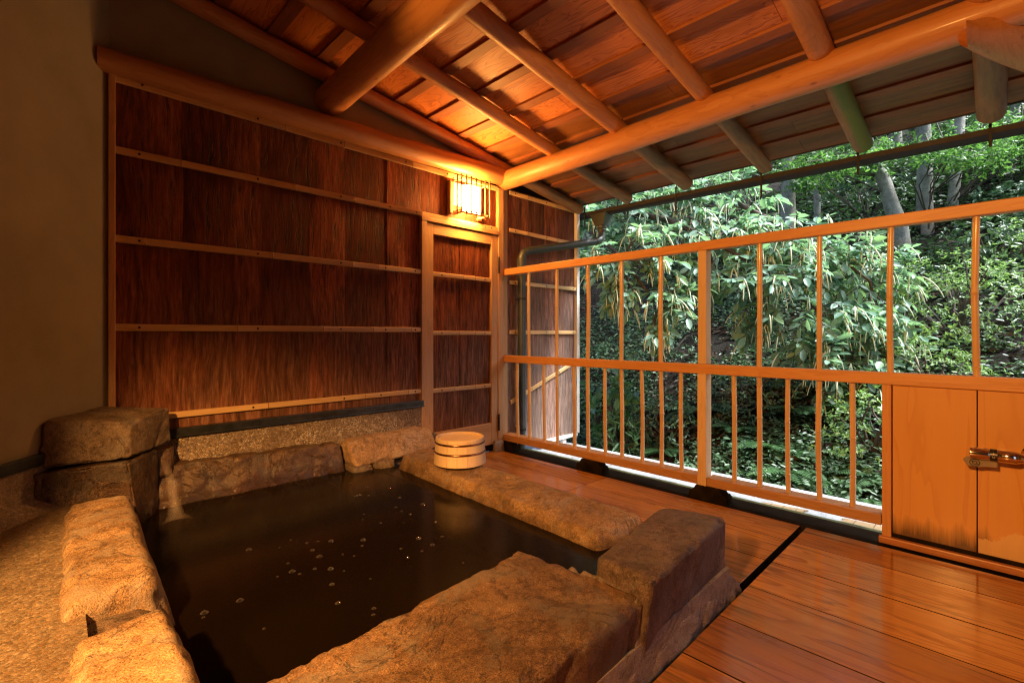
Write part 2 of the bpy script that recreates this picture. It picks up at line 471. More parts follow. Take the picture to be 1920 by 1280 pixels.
def batten(p0, p1, h, proud, nodes, nails, ny=(0, -1, 0)):
    # split bamboo nailed flat: bowed front face, node ridges, dark nail heads (second material)
    p0, p1 = Vector(p0), Vector(p1); ny = Vector(ny)
    L = (p1 - p0).length; d = (p1 - p0) / L
    up = d.cross(ny).normalized()
    if up.z < 0 : up = -up
    prof = [(-0.5, 0.0), (-0.5, 0.7), (-0.42, 0.93), (0.0, 1.0), (0.42, 0.93), (0.5, 0.7), (0.5, 0.0)]
    ts = {0.0: 1.0, L: 1.0}
    for k in nodes:
        for q, s_ in ((-0.006, 1.0), (-0.002, 1.13), (0.002, 1.13), (0.004, 0.96), (0.009, 1.0)): ts[min(max(k + q, 0.001), L - 0.001)] = s_
    vs, fs = [], []
    it = sorted(ts.items())
    for t, sc in it:
        wv = 0.0015 * noise.noise(Vector((t * 4, p0.z * 7, p0.x)))
        for a, b in prof: vs.append(p0 + d * t + up * (a * h * (0.5 + 0.5 * sc) + wv) + ny * (b * proud * sc))
    n = len(prof)
    for i in range(len(it) - 1):
        for k in range(n - 1): fs.append((i * n + k, i * n + k + 1, (i + 1) * n + k + 1, (i + 1) * n + k))
    fs += [tuple(range(n)), tuple((len(it) - 1) * n + k for k in range(n))]
    mb = MB().add(vs, fs)
    for i in range(len(it) - 1):
        if it[i][1] > 1.1 and it[i + 1][1] > 1.1:
            for k in range(n - 1): mb.mi[i * (n - 1) + k] = 2
    for k in nails:
        c = p0 + d * k + ny * (proud + 0.0005)
        vs = [c + (d * math.cos(a) + up * math.sin(a)) * 0.0045 + ny * 0.002 for a in np.linspace(0, 2 * math.pi, 9)[:-1]] + [c + (d * math.cos(a) + up * math.sin(a)) * 0.006 - ny * 0.003 for a in np.linspace(0, 2 * math.pi, 9)[:-1]]
        mb.add(vs, [tuple(range(8))] + [(i, (i + 1) % 8, 8 + (i + 1) % 8, 8 + i) for i in range(8)], 1)
    return mb
def stone(corners, n=36, rad=0.045, amp=0.014, seed=0.0, chip=0.02, freq=5.0, edge=0.010):
    # corners: 4 bottom + 4 top world points, counter-clockwise from above; a rounded, weathered block
    c = [Vector(p) for p in corners]
    idx, vs, fs = {}, [], []
    lens = [max((c[1] - c[0]).length, 0.05), max((c[3] - c[0]).length, 0.05), max((c[4] - c[0]).length, 0.05)]
    m = max(lens)
    ex = (c[1] - c[0]).normalized(); ey = (c[3] - c[0]).normalized()
    def vert(p):
        key = tuple(round(x, 5) for x in p)
        if key in idx: return idx[key]
        half = Vector([l / 2 for l in lens])
        pm = Vector([p[i] * half[i] for i in range(3)])
        cl = Vector([max(-max(half[i] - rad, 0), min(max(half[i] - rad, 0), pm[i])) for i in range(3)])
        dv = pm - cl
        nr = dv.normalized() if dv.length > 1e-9 else Vector((0, 0, 1))
        # radius that differs from place to place leaves sharp arrises and worn ones
        q = cl + nr * min(rad, min(half))
        u, v, t = [(q[i] / half[i] + 1) / 2 for i in range(3)]
        bot = c[0].lerp(c[1], u).lerp(c[3].lerp(c[2], u), v)
        top = c[4].lerp(c[5], u).lerp(c[7].lerp(c[6], u), v)
        P = bot.lerp(top, t)
        nrm = (ex * nr[0] + ey * nr[1] + Vector((0, 0, 1)) * nr[2]).normalized()
        sd_ = Vector((seed * 3.7, seed * 1.3, seed * 7.1))
        h = noise.fractal(P * freq + sd_, 0.9, 2.1, 6) * amp
        rg = 1 - abs(noise.noise(P * freq * 0.8 + sd_ * 2))
        h -= chip * max(0, rg - 0.86) * 5
        h += 0.22 * amp * noise.noise(P * 40 + sd_)
        if sum(abs(a) > 0.15 for a in nr) >= 2:      # broken arrises
            h -= edge * max(0.0, noise.fractal(P * 13 + sd_, 0.8, 2.0, 4) + 0.15)
        P = P + nrm * h + Vector((noise.noise(P * 4 + sd_), noise.noise(P * 4 + sd_ + Vector((5, 5, 5))), 0)) * amp * 0.8
        idx[key] = len(vs); vs.append(P)
        return idx[key]
    for ax in range(3):
        for sg in (-1, 1):
            a1, a2 = (ax + 1) % 3, (ax + 2) % 3
            n1 = max(6, int(n * lens[a1] / m)); n2 = max(6, int(n * lens[a2] / m))
            ids = []
            for i in range(n1 + 1):
                row = []
                for j in range(n2 + 1):
                    p = [0, 0, 0]
                    p[ax] = sg; p[a1] = -1 + 2 * i / n1; p[a2] = -1 + 2 * j / n2
                    row.append(vert(p))
                ids.append(row)
            for i in range(n1):
                for j in range(n2):
                    f = (ids[i][j], ids[i + 1][j], ids[i + 1][j + 1], ids[i][j + 1])
                    fs.append(f if sg > 0 else f[::-1])
    return MB().add(vs, fs)

# ------------------------------------------------------------------ shared materials
HINOKI = dict(light=(0.66, 0.33, 0.11), dark=(0.50, 0.20, 0.058), rough=0.36)
M_RAIL_Y = wood('y', tag='rail_wood', **HINOKI)
M_RAIL_Z = wood('z', tag='rail_wood', **HINOKI)
M_FRAME_X = wood('x', (0.62, 0.37, 0.17), (0.45, 0.23, 0.09), 0.42, tag='frame_wood')
M_FRAME_Z = wood('z', (0.62, 0.37, 0.17), (0.45, 0.23, 0.09), 0.42, tag='frame_wood')
M_LOG_X = wood('x', (0.52, 0.25, 0.09), (0.36, 0.145, 0.048), 0.36, 0.15, 0.6, 0.12, 0.85, 'peeled_log')
M_LOG_Y = wood('y', (0.60, 0.27, 0.09), (0.42, 0.155, 0.045), 0.42, 0.05, 0.6, 0.12, 0.85, 'peeled_log')
M_RAFTER = wood('x', (0.55, 0.25, 0.09), (0.36, 0.13, 0.04), 0.42, 0.0, 0.7, 0.15, 0.6, 'rafter_log', 0.02)
M_RAFTER_MOSS = wood('x', (0.55, 0.25, 0.09), (0.36, 0.13, 0.04), 0.42, 0.0, 0.7, 0.15, 0.6, 'mossy_rafter_log', 0.02, 0.9)
M_BAMBOO_X = wood('x', (0.70, 0.47, 0.22), (0.56, 0.33, 0.13), 0.38, 0.1, 0.8, 0.05, tag='dried_bamboo')
M_BAMBOO_Z = wood('z', (0.74, 0.50, 0.25), (0.58, 0.33, 0.13), 0.28, 0.3, 0.7, 0.04, tag='dried_bamboo')
M_NODE = simple('bamboo_node', (0.26, 0.12, 0.045), 0.5, 0, 0.2)
M_BARK = m_bark()
M_BARK_OUT = m_bark('weathered_bark', 0.5)
M_NAIL = simple('dark_iron_nail', (0.02, 0.017, 0.015), 0.5, 0.6)
M_PLASTER = m_plaster()
M_ROOF = m_roofboard()
M_DECK = m_deck()
M_PEBBLE = m_pebbles('washed_pebble', 135.0, (0.25, 0.21, 0.16), (0.32, 0.19, 0.09))
s = NT('loose_pebble')
isl_ = s.island()
c_ = s.ramp(isl_, [(0.0, (0.10, 0.07, 0.045)), (0.3, (0.26, 0.20, 0.14)), (0.6, (0.36, 0.25, 0.14)), (0.85, (0.46, 0.41, 0.34)), (1.0, (0.60, 0.55, 0.47))])
c_ = s.mix(s.ramp(s.noise(s.coord(), 5.0, 5, 0.65), [(0.46, (0, 0, 0)), (0.60, (0.6, 0.6, 0.6))]), c_, (0.12, 0.06, 0.025))
s.P(color=c_, rough=0.3, spec=0.5)
M_PEB = s.m
M_PEBBLE_FLOOR = m_pebbles('pebble_floor', 170.0, (0.27, 0.215, 0.16), (0.25, 0.16, 0.09), 0.32, 0.3)
M_STONE_BROWN = m_stone('brown_tub_stone', [(0.050, 0.027, 0.015), (0.145, 0.082, 0.044), (0.245, 0.15, 0.085), (0.40, 0.28, 0.175)], 0.85, 0.62, 1.0, 0.13)
M_STONE_TAN = m_stone('tan_tub_stone', [(0.14, 0.080, 0.042), (0.30, 0.19, 0.105), (0.42, 0.285, 0.17), (0.55, 0.41, 0.265)], 0.95, 0.7, 4.0, 0.13)
M_STONE_DARK = m_stone('dark_tub_stone', [(0.022, 0.013, 0.008), (0.065, 0.036, 0.020), (0.115, 0.067, 0.036), (0.23, 0.155, 0.095)], 0.6, 0.3, 7.0, 0.15)
M_STONE_GOLD = m_stone('golden_tub_stone', [(0.12, 0.068, 0.033), (0.24, 0.145, 0.075), (0.35, 0.225, 0.12), (0.48, 0.34, 0.20)], 0.8, 0.6, 3.0, 0.125)
M_STONE_BLOCK = m_stone('purplish_block_stone', [(0.055, 0.034, 0.025), (0.12, 0.078, 0.057), (0.185, 0.125, 0.092), (0.30, 0.22, 0.17)], 0.8, 0.65, 11.0)
M_STONE_GREY = m_stone('greyish_tub_stone', [(0.070, 0.045, 0.030), (0.15, 0.105, 0.072), (0.22, 0.16, 0.115), (0.34, 0.275, 0.21)], 0.8, 0.65, 9.0)
M_MORTAR = m_stone('rough_mortar', [(0.14, 0.105, 0.09), (0.23, 0.18, 0.155), (0.30, 0.245, 0.215), (0.40, 0.345, 0.31)], 0.6, 0.75, 12.0)
M_CONCRETE = m_stone('pale_concrete', [(0.22, 0.235, 0.25), (0.30, 0.315, 0.33), (0.36, 0.375, 0.39), (0.44, 0.455, 0.47)], 0.3, 0.8, 15.0)
M_BAND = simple('blackened_copper', (0.055, 0.06, 0.055), 0.34, 0.75, 0.4, 20.0, 0.15)
M_GUTTER = simple('dark_copper_gutter', (0.006, 0.0045, 0.004), 0.6, 0.0, 0.4, 15.0)
M_PIPE = simple('grey_downpipe', (0.045, 0.056, 0.056), 0.4, 0.1, 0.3, 9.0)
M_DARKWOOD = simple('black_wood', (0.016, 0.011, 0.007), 0.8, 0, 0.5, 14.0, 0.4, 0.0, 0.02)  # one black for joint dirt, dark boards and shaded gaps
M_MOSSWOOD = simple('mossy_pole', (0.075, 0.095, 0.03), 0.6, 0, 0.6, 9.0, 0.4)
M_WHITEWOOD = wood('z', (0.70, 0.68, 0.64), (0.56, 0.53, 0.49), 0.6, tag='weathered_white_wood')
M_CHROME = NT('warm_chrome'); M_CHROME.P(color=(0.80, 0.70, 0.62, 1), metal=1.0, rough=0.07); M_CHROME = M_CHROME.m
M_BLACKPL = simple('black_plastic', (0.02, 0.018, 0.016), 0.3, 0, 0.2)
M_PALEMARK = simple('pale_print', (0.55, 0.45, 0.33), 0.5, 0, 0.05)
M_TAG = simple('grey_brown_plate', (0.27, 0.20, 0.13), 0.4, 0.1, 0.1)
M_BUCKET = wood('z', (0.78, 0.60, 0.38), (0.70, 0.49, 0.27), 0.45, 0.0, 1.6, 0.06, tag='bucket_cypress')
M_BUCKET_X = wood('x', (0.76, 0.57, 0.36), (0.66, 0.46, 0.26), 0.45, 0.0, 1.0, 0.06, tag='bucket_cypress')
M_HOOP = NT('copper_hoop'); M_HOOP.P(color=(0.30, 0.115, 0.06, 1), metal=0.9, rough=0.24); M_HOOP = M_HOOP.m

# ------------------------------------------------------------------ setting: deck, ground under the bath, ledge
WALL_A = Vector((-2.257, 0.0, 0.0)); WDIR = Vector((-0.6285, -0.778, 0.0))     # slanting plaster wall
def on_wall(t, off=0.0, z=0.0):
    n = Vector((0.778, -0.6285, 0.0))
    p = WALL_A + WDIR * t + n * off
    return Vector((p.x, p.y, z))

mb = MB()
xs = [-0.050, -0.263, -0.510, -0.752, -0.995, -1.238, -1.48, -1.72, -1.965, -2.21, -2.45, -2.69, -2.93, -3.17, -3.41, -3.65, -3.9, -4.2]
rnd = random.Random(3)
for i in range(len(xs) - 1):
    a, b = xs[i + 1] + 0.0019, xs[i] - 0.0019
    z = rnd.uniform(-0.0012, 0.0)
    if i < 4:
        cut = -0.962 if i < 2 else None
        spans = [(-1.988, -0.004)] if cut is None else [(-1.988, cut - 0.001), (cut + 0.001, -0.004)]
        for y0, y1 in spans: mb.box(a, b, y0, y1, -0.03, z)
    mb.box(a, b, -4.55, -2.012, -0.03, z - 0.0006)
fl = tag(mb.build('wooden_floor', [M_DECK, M_DARKWOOD], None, 0.0015), kind='structure')
for f in fl.data.polygons:      # dirt in the joints between the boards
    if abs(f.normal.z) < 0.3: f.material_index = 1
mb = MB()
mb.box(-0.075, 0.150, -4.55, 0.06, -0.30, -0.0145)  # black sill fills the open gap; its shade is put into the colour
mb.box(-4.2, -0.08, -4.55, -0.002, -0.30, -0.06)
tag(mb.build('floor_underside', M_DARKWOOD), kind='structure')

mb = MB()
mb.box(0.200, 0.80, -6.0, 3.0, -0.5, -0.08)
tag(mb.build('concrete_path', M_CONCRETE, None, 0.012), kind='structure')

mb = MB()
pl = [(-2.27, -0.01), (-2.38, -0.40), (-2.415, -2.2), (-2.42, -3.0), on_wall(3.95)[:2], on_wall(0.02)[:2]]
n = len(pl)
mb.add([(p[0], p[1], 0.25) for p in pl] + [(p[0], p[1], -0.3) for p in pl], [tuple(range(n))] + [(i, (i + 1) % n, n + (i + 1) % n, n + i) for i in range(n)])
tag(mb.build('pebble_floor', M_PEBBLE_FLOOR), kind='structure')

# ------------------------------------------------------------------ plaster walls
pw = thing('plaster_wall', on_wall(1.9), 'dark ochre earth plaster wall at the far left beside the stone spout', 'wall')
A, B = on_wall(0.0), on_wall(5.2)
back = Vector((-0.778, 0.6285, 0)) * 0.1
mb = MB(); mb.hexa([B, A, A + back, B + back], [Vector((p.x, p.y, 3.2)) for p in (B, A, A + back, B + back)])
mb.build('wall_face', M_PLASTER, pw)
a0, a1 = on_wall(0.02, 0.006, 0.398), on_wall(4.0, 0.006, 0.398)
mb = MB(); n_ = Vector((0.778, -0.6285, 0)) * 0.016
mb.hexa([a1 + n_, a0 + n_, a0, a1], [p + Vector((0, 0, 0.04)) for p in (a1 + n_, a0 + n_, a0, a1)])
mb.build('metal_band', M_BAND, pw, 0.004)
a0, a1 = on_wall(0.02, 0.001, 0.2), on_wall(4.0, 0.001, 0.2)
mb = MB(); n_ = Vector((0.778, -0.6285, 0)) * 0.012; n2 = Vector((0.778, -0.6285, 0)) * 0.05
# pebble plinth that coves out into the pebble floor
f0, f1 = on_wall(0.02, 0.075, 0.2505), on_wall(4.0, 0.075, 0.2505)
m0, m1 = on_wall(0.02, 0.022, 0.29), on_wall(4.0, 0.022, 0.29)
t0, t1 = on_wall(0.02, 0.011, 0.40), on_wall(4.0, 0.011, 0.40)
mb.add([t0, t1, m0, m1, f0, f1], [(0, 1, 3, 2), (2, 3, 5, 4)])
mb.build('pebble_plinth', M_PEBBLE_FLOOR, pw, 0, True)

gw = MB()
gw.add([(-2.27, 0.02, 1.9), (0.05, 0.02, 1.9), (0.05, 0.02, 2.2), (-2.27, 0.02, 2.6), (-2.27, 0.1, 1.9), (0.05, 0.1, 1.9), (0.05, 0.1, 2.2), (-2.27, 0.1, 2.6)],
       [(0, 1, 2, 3), (4, 7, 6, 5), (0, 4, 5, 1), (3, 2, 6, 7), (0, 3, 7, 4), (1, 5, 6, 2)])
tag(gw.build('gable_wall', M_PLASTER), 'triangle of earth plaster above the bark wall under the sloping rafters', 'wall')
mb = MB(); mb.box(-5.6, -4.2, -4.7, -4.6, -0.4, 3.2).box(-4.2, 0.1, -4.68, -4.58, -0.4, 3.2)
tag(mb.build('rear_wall', M_PLASTER), 'plain earth plaster wall of the room behind the viewer', 'wall')

rw = MB(); rw.box(-3.75, -3.0, -1.79, -1.71, -0.2, 3.0)  # added out of view: its edge throws shade on the pebble floor
tag(rw.build('shade_wall', M_PLASTER), 'added unseen plaster wall end left of the viewer that shades the pebble floor', 'wall')

# ------------------------------------------------------------------ bark wall
rnd = random.Random(11)
bw = thing('bark_wall', (-1.45, 0.0, 0.0), 'tall wall of reddish brown cedar bark behind the bath, crossed by five pale bamboo strips', 'wall')
def bark_sheets(x0, x1, z0, z1, y0, parent, m, wmin=0.16, wmax=0.34, name='bark_cladding', th=0.02):
    mb = MB(); x = x0
    while x < x1 - 0.02:
        e = min(x1, x + rnd.uniform(wmin, wmax))
        if x1 - e < 0.06: e = x1
        y = y0 + rnd.uniform(0.0, 0.007)
        nz = 26
        # slightly ragged, bowed sheet edges
        vs, fs = [], []
        for i in range(nz + 1):
            z = z0 + (z1 - z0) * i / nz
            l = x + (0.004 * noise.noise(Vector((x * 9, z * 5, 1))) if x > x0 else 0) - (0.006 if x > x0 else 0)
            r_ = e + (0.004 * noise.noise(Vector((e * 9, z * 5, 1))) if e < x1 else 0)
            for k in range(5):
                t = k / 4
                vs.append((l + (r_ - l) * t, y - 0.006 * math.sin(math.pi * t) * (0.6 + 0.6 * noise.noise(Vector((x * 3, z * 2, 4)))) + 0.003 * noise.noise(Vector((l + (r_ - l) * t * 40, z * 3, y * 90))), z))
        for i in range(nz):
            for k in range(4): fs.append((i * 5 + k, i * 5 + k + 1, (i + 1) * 5 + k + 1, (i + 1) * 5 + k))
        mb.add(vs, fs)
        x = e
    return mb.build(name, m, parent, 0, True)
bark_sheets(-2.239, -0.726, 0.40, 1.95, 0.0, bw, M_BARK)
bark_sheets(-0.726, -0.055, 1.60, 1.95, 0.0, bw, M_BARK)
mb = MB(); mb.box(-2.25, 0.0, 0.012, 0.05, 0.0, 1.98)
mb.build('backing_board', M_DARKWOOD, bw)
spec = [(1.924, -2.239, -0.055, 0.034, [0.68, 1.0, 1.45, 1.93], [0.09, 0.55, 0.98, 1.4, 1.72, 2.1]),
        (1.624, -2.239, -0.055, 0.030, [0.23, 0.73, 1.06, 1.52, 1.88, 2.06], [0.08, 0.55, 0.98, 1.29, 1.48, 1.8, 2.12]),
        (1.252, -2.239, -0.727, 0.030, [0.10, 0.62, 1.05, 1.21], [0.08, 0.55, 0.98, 1.26, 1.47]),
        (0.880, -2.239, -0.727, 0.030, [0.46, 0.88, 1.18, 1.44], [0.08, 0.55, 0.98, 1.26, 1.47]),
        (0.490, -2.06, -0.727, 0.028, [0.42, 0.95, 1.24], [0.35, 0.82, 1.05, 1.29])]
for z, x0, x1, h, nd, nl in spec:
    batten((x0, -0.004, z), (x1, -0.004, z), h, 0.013, nd, nl).build('bamboo_strip', [M_BAMBOO_X, M_NAIL, M_NODE], bw, 0, 0.7)
mb = MB(); mb.box(-2.262, -2.239, -0.03, 0.012, 0.43, 1.96)
mb.build('edge_frame', M_FRAME_Z, bw, 0.003)
mb = MB(); mb.box(-2.10, -0.712, -0.028, 0.011, 0.393, 0.430)
mb.box(-2.10, -0.712, -0.036, -0.027, 0.390, 0.398)
mb.build('metal_band', M_BAND, bw, 0.003)
mb = MB(); mb.box(-2.25, -0.727, -0.016, 0.011, 0.05, 0.391)
mb.build('plinth_face', M_MORTAR, bw)
mb = MB(); rp_ = random.Random(4); x = -2.10
ico = [(0, 0, 1), (.894, 0, .447), (.276, .851, .447), (-.724, .526, .447), (-.724, -.526, .447), (.276, -.851, .447), (.724, .526, -.447), (-.276, .851, -.447), (-.894, 0, -.447), (-.276, -.851, -.447), (.724, -.526, -.447), (0, 0, -1)]
icf = [(0, 1, 2), (0, 2, 3), (0, 3, 4), (0, 4, 5), (0, 5, 1), (1, 6, 2), (2, 7, 3), (3, 8, 4), (4, 9, 5), (5, 10, 1), (6, 7, 2), (7, 8, 3), (8, 9, 4), (9, 10, 5), (10, 6, 1), (11, 7, 6), (11, 8, 7), (11, 9, 8), (11, 10, 9), (11, 6, 10)]
row = 0; z = 0.21
while z < 0.388:
    x = -2.10 + (row % 2) * 0.0035
    while x < -0.733:
        s_ = rp_.uniform(0.0030, 0.0052); a = rp_.uniform(0, 3.1); e_ = rp_.uniform(.75, 1.3)
        cx_, cz_ = x + rp_.uniform(-.0016, .0016), z + rp_.uniform(-.0016, .0016)
        ca, sa = math.cos(a), math.sin(a)
        mb.add([(cx_ + s_ * (p[0] * ca * e_ - p[1] * sa), -0.0165 + p[2] * s_ * .75, cz_ + s_ * (p[0] * sa * e_ + p[1] * ca)) for p in ico], icf)
        x += 0.0078
    z += 0.0070; row += 1
pb = mb.build('pebbles', M_PEB, bw, 0, True); pb['kind'] = 'stuff'
log((-2.30, -0.02, 1.978), (-0.02, -0.024, 2.014), 0.052, 0.064, 4, 26, 0.004).build('header_log', M_LOG_X, bw, 0, 0.9)

# ------------------------------------------------------------------ door in the bark wall
dr = thing('wooden_door', (-0.39, 0.0, 0.03), 'narrow framed door with bark panels and three bamboo strips under the lantern', 'door')
mb = MB(); mb.box(-0.726, -0.686, -0.024, 0.011, 0.10, 1.581).box(-0.055, -0.001, -0.022, 0.011, 0.0, 1.93).box(-0.726, -0.0555, -0.026, 0.011, 1.5812, 1.6085)
mb.build('door_frame', M_FRAME_Z, dr, 0.003)
mb = MB()
for a, b in ((-0.684, -0.631), (-0.118, -0.0575)): mb.box(a, b, -0.016, 0.010, 0.05, 1.5745)
mb.build('stile', M_FRAME_Z, dr, 0.003)
mb = MB()
mb.box(-0.6308, -0.1182, -0.0145, 0.010, 1.505, 1.5740).box(-0.6308, -0.1182, -0.0145, 0.010, 0.05, 0.205)
mb.build('cross_rail', M_FRAME_X, dr, 0.003)
bark_sheets(-0.634, -0.115, 0.20, 1.51, 0.006, dr, M_BARK, 0.18, 0.28, 'bark_panel')
for z, h in ((1.246, 0.028), (0.860, 0.027), (0.480, 0.028)):
    batten((-0.630, -0.0005, z), (-0.1185, -0.0005, z), h, 0.012, [0.13 + z * 0.1, 0.36], [0.07, 0.45]).build('bamboo_strip', [M_BAMBOO_X, M_NAIL, M_NODE], dr, 0, 0.7)
for z in (1.36, 0.205):
    mb = MB(); mb.tube([(-0.056, -0.028, z - 0.06), (-0.056, -0.028, z + 0.06)], 0.007, 10)
    for q in (-0.03, 0, 0.03): mb.tube([(-0.056, -0.028, z + q - 0.003), (-0.056, -0.028, z + q + 0.003)], 0.0078, 10)
    mb.build('hinge', M_GUTTER, dr, 0, 0.7)

cp = MB(); cp.box(0.0, 0.062, -0.001, 0.06, -0.08, 1.96)
tag(cp.build('corner_post', wood('z', (0.60, 0.35, 0.155), (0.42, 0.20, 0.075), 0.4, 0, 1, 0.15, 0.4, 'post_wood'), None, 0.009, False, 3), 'square wooden post at the corner where the railing meets the bark wall', 'post')

# small stones at the foot of the door frame
st = stone([(-0.735, -0.10, 0.05), (-0.62, -0.11, 0.05), (-0.62, -0.028, 0.05), (-0.735, -0.028, 0.05), (-0.725, -0.085, 0.245), (-0.635, -0.09, 0.21), (-0.635, -0.03, 0.215), (-0.725, -0.03, 0.25)], 16, 0.02, 0.006, 21)
tag(st.build('footing_stone', M_STONE_GREY, None, 0, True), 'small grey footing stone under the left door jamb, behind the bucket', 'stone')
st = stone([(-0.125, -0.07, -0.02), (-0.02, -0.07, -0.02), (-0.02, -0.025, -0.02), (-0.125, -0.025, -0.02), (-0.12, -0.06, 0.085), (-0.025, -0.06, 0.08), (-0.025, -0.026, 0.085), (-0.12, -0.026, 0.085)], 14, 0.02, 0.004, 22)
tag(st.build('footing_stone', M_STONE_GREY, None, 0, True), 'small grey footing stone at the hinge side of the door, by the corner post', 'stone')

# ------------------------------------------------------------------ bark screen outside the railing
bs = thing('bark_screen', (0.49, 0.0, -0.08), 'weathered grey brown bark screen standing outside the railing with a slanting bamboo strip', 'wall')
bark_sheets(0.064, 0.885, -0.01, 1.955, 0.004, bs, M_BARK_OUT, 0.12, 0.22)
mb = MB(); mb.box(0.063, 0.90, 0.014, 0.04, -0.01, 1.955); mb.build('backing_board', M_DARKWOOD, bs)
for z, x0, x1 in ((1.925, 0.07, 0.884), (1.64, 0.07, 0.884), (1.246, 0.07, 0.884), (0.868, 0.07, 0.884)):
    batten((x0, -0.002, z), (x1, -0.002, z), 0.030, 0.012, [0.2, 0.55], [0.06, 0.42, 0.77]).build('bamboo_strip', [M_BAMBOO_X, M_NAIL, M_NODE], bs, 0, 0.7)
batten((0.085, -0.002, 0.335), (0.80, -0.002, 0.585), 0.030, 0.012, [0.25, 0.6], [0.1, 0.6]).build('bamboo_strip', [M_BAMBOO_X, M_NAIL, M_NODE], bs, 0, 0.7)
mb = MB(); mb.hexa([(0.0, 0.016, 1.956), (0.92, 0.016, 1.956), (0.92, 0.05, 1.956), (0.0, 0.05, 1.956)], [(0.0, 0.016, 2.13), (0.92, 0.016, 2.0), (0.92, 0.05, 2.0), (0.0, 0.05, 2.13)]); mb.build('top_board', M_DARKWOOD, bs)
mb = MB(); mb.box(0.884, 0.922, -0.022, 0.03, -0.012, 1.95); mb.build('edge_frame', M_WHITEWOOD, bs, 0.004)
mb = MB(); mb.box(0.43, 0.8835, -0.03, 0.01, -0.034, -0.0105); mb.build('bottom_rail', M_WHITEWOOD, bs, 0.004)
mb = MB(); mb.box(0.70, 0.745, -0.015, 0.02, -0.085, -0.0345); mb.build('support_leg', M_WHITEWOOD, bs, 0.003)

# ------------------------------------------------------------------ roof
RZ = lambda x: 2.08 - 0.145 * x          # rafter centre line
rf = thing('roof', (0.0, -2.2, 2.0), 'low sloping timber roof of lapped cedar boards on round rafters', 'roof')
rnd = random.Random(5)
mb = MB()
e = [0.955 - 0.2365 * k for k in range(27)]
for i in range(len(e) - 1):
    x1, x0 = e[i], e[i + 1]
    y = 0.06
    while y > -4.55:
        yn = max(-4.56, y - rnd.uniform(0.9, 1.9)) if i % 2 else max(-4.56, y - rnd.uniform(1.2, 2.2))
        # each board laps over the next: its lower edge sits 9 mm proud
        lo0, lo1 = RZ(x0) + 0.052 + 0.010, RZ(x1) + 0.052
        mb.hexa([(x0, yn + .001, lo0), (x1, yn + .001, lo1), (x1, y - .001, lo1), (x0, y - .001, lo0)], [(x0, yn + .001, lo0 + .03), (x1, yn + .001, lo1 + .03), (x1, y - .001, lo1 + .03), (x0, y - .001, lo0 + .03)])
        y = yn
mb.build('roof_boards', M_ROOF, rf)
mb = MB()
for i in range(1, len(e)):
    x = e[i]; zz = RZ(x) + 0.052
    ys = [0.05] + [-0.515 * k - 0.0 for k in range(1, 9)] + [-4.56]
    for a, b in zip(ys[1:], ys[:-1]):
        j = rnd.uniform(-0.006, 0.006)
        w0 = 0.052
        mb.hexa([(x - 0.006 + j, a + .012, zz - 0.013), (x + w0 + j, a + .012, zz - 0.013 - 0.145 * w0), (x + w0 + j, b - .012, zz - 0.013 - 0.145 * w0), (x - 0.006 + j, b - .012, zz - 0.013)],
                [(x - 0.006 + j, a + .012, zz + 0.012), (x + w0 + j, a + .012, zz + 0.012 - 0.145 * w0), (x + w0 + j, b - .012, zz + 0.012 - 0.145 * w0), (x - 0.006 + j, b - .012, zz + 0.012)])
mb.build('lap_strips', wood('y', (0.34, 0.115, 0.036), (0.20, 0.058, 0.017), 0.5, 0, 1, 0.1, tag='lap_strip_wood'), rf, 0.002)
mb = MB(); mb.hexa([(-5.4, -4.7, RZ(-5.4) + .10), (0.99, -4.7, RZ(.99) + .092), (0.99, 0.12, RZ(.99) + .092), (-5.4, 0.12, RZ(-5.4) + .10)],
                   [(-5.4, -4.7, RZ(-5.4) + .17), (0.99, -4.7, RZ(.99) + .125), (0.99, 0.12, RZ(.99) + .125), (-5.4, 0.12, RZ(-5.4) + .17)])
mb.build('roofing', M_GUTTER, rf)
mb = MB(); mb.box(0.9565, 0.975, -4.6, 0.1, RZ(.96) + .048, RZ(.96) + .092); mb.build('eave_edge', M_GUTTER, rf, 0.002)
for k in range(9):
    y = -0.515 * k - 0.03 if k == 0 else -0.515 * k
    x_in = -4.9 if k else -2.30
    r0 = [0.045, 0.042, 0.048, 0.044, 0.050, 0.055, 0.046, 0.047, 0.045][k]
    log((x_in, y, RZ(x_in)), (0.905 + 0.02 * math.sin(k * 2.3), y + 0.01 * math.sin(k), RZ(0.905) - 0.004), r0 - 0.003, r0, 30 + k, 40, 0.012, 20, 0.06).build('rafter', M_RAFTER_MOSS if k == 4 else M_RAFTER, rf, 0, 0.9)

lg = log((-1.315, 0.06, 2.143), (-1.312, -4.6, 2.30), 0.080, 0.094, 41, 30, 0.010, 32, 0.04).build('ridge_log', M_LOG_Y, None, 0, 0.9)
tag(lg, 'thick peeled log beam running up from the gable wall under the rafters', 'beam')
lg = log((0.01, 0.10, 1.995), (0.0, -4.6, 2.035), 0.069, 0.074, 42, 34, 0.006, 32, 0.03).build('eave_log', M_LOG_Y, None, 0, 0.9)
tag(lg, 'long peeled log beam above the railing, its near part glowing by the lantern', 'beam')
d = Vector((0.91, -0.41, 0.0)).normalized()
ss = [0, .03, .08, .16, .26, .4, .7, 1.0, 1.35]
sr = [.034, .042, .054, .070, .084, .091, .092, .094, .096]
mb = MB(); mb.tube([Vector((-0.097, -2.53, 1.893 + r_)) + d * q for q, r_ in zip(ss, sr)], sr, 32, True, 0, 1, 0.03, 4)
for i in range(32):      # the end is cut off square to the long beam
    q = Vector(mb.v[i]); mb.v[i] = tuple(q + d * ((-2.53 - q.y) / d.y))
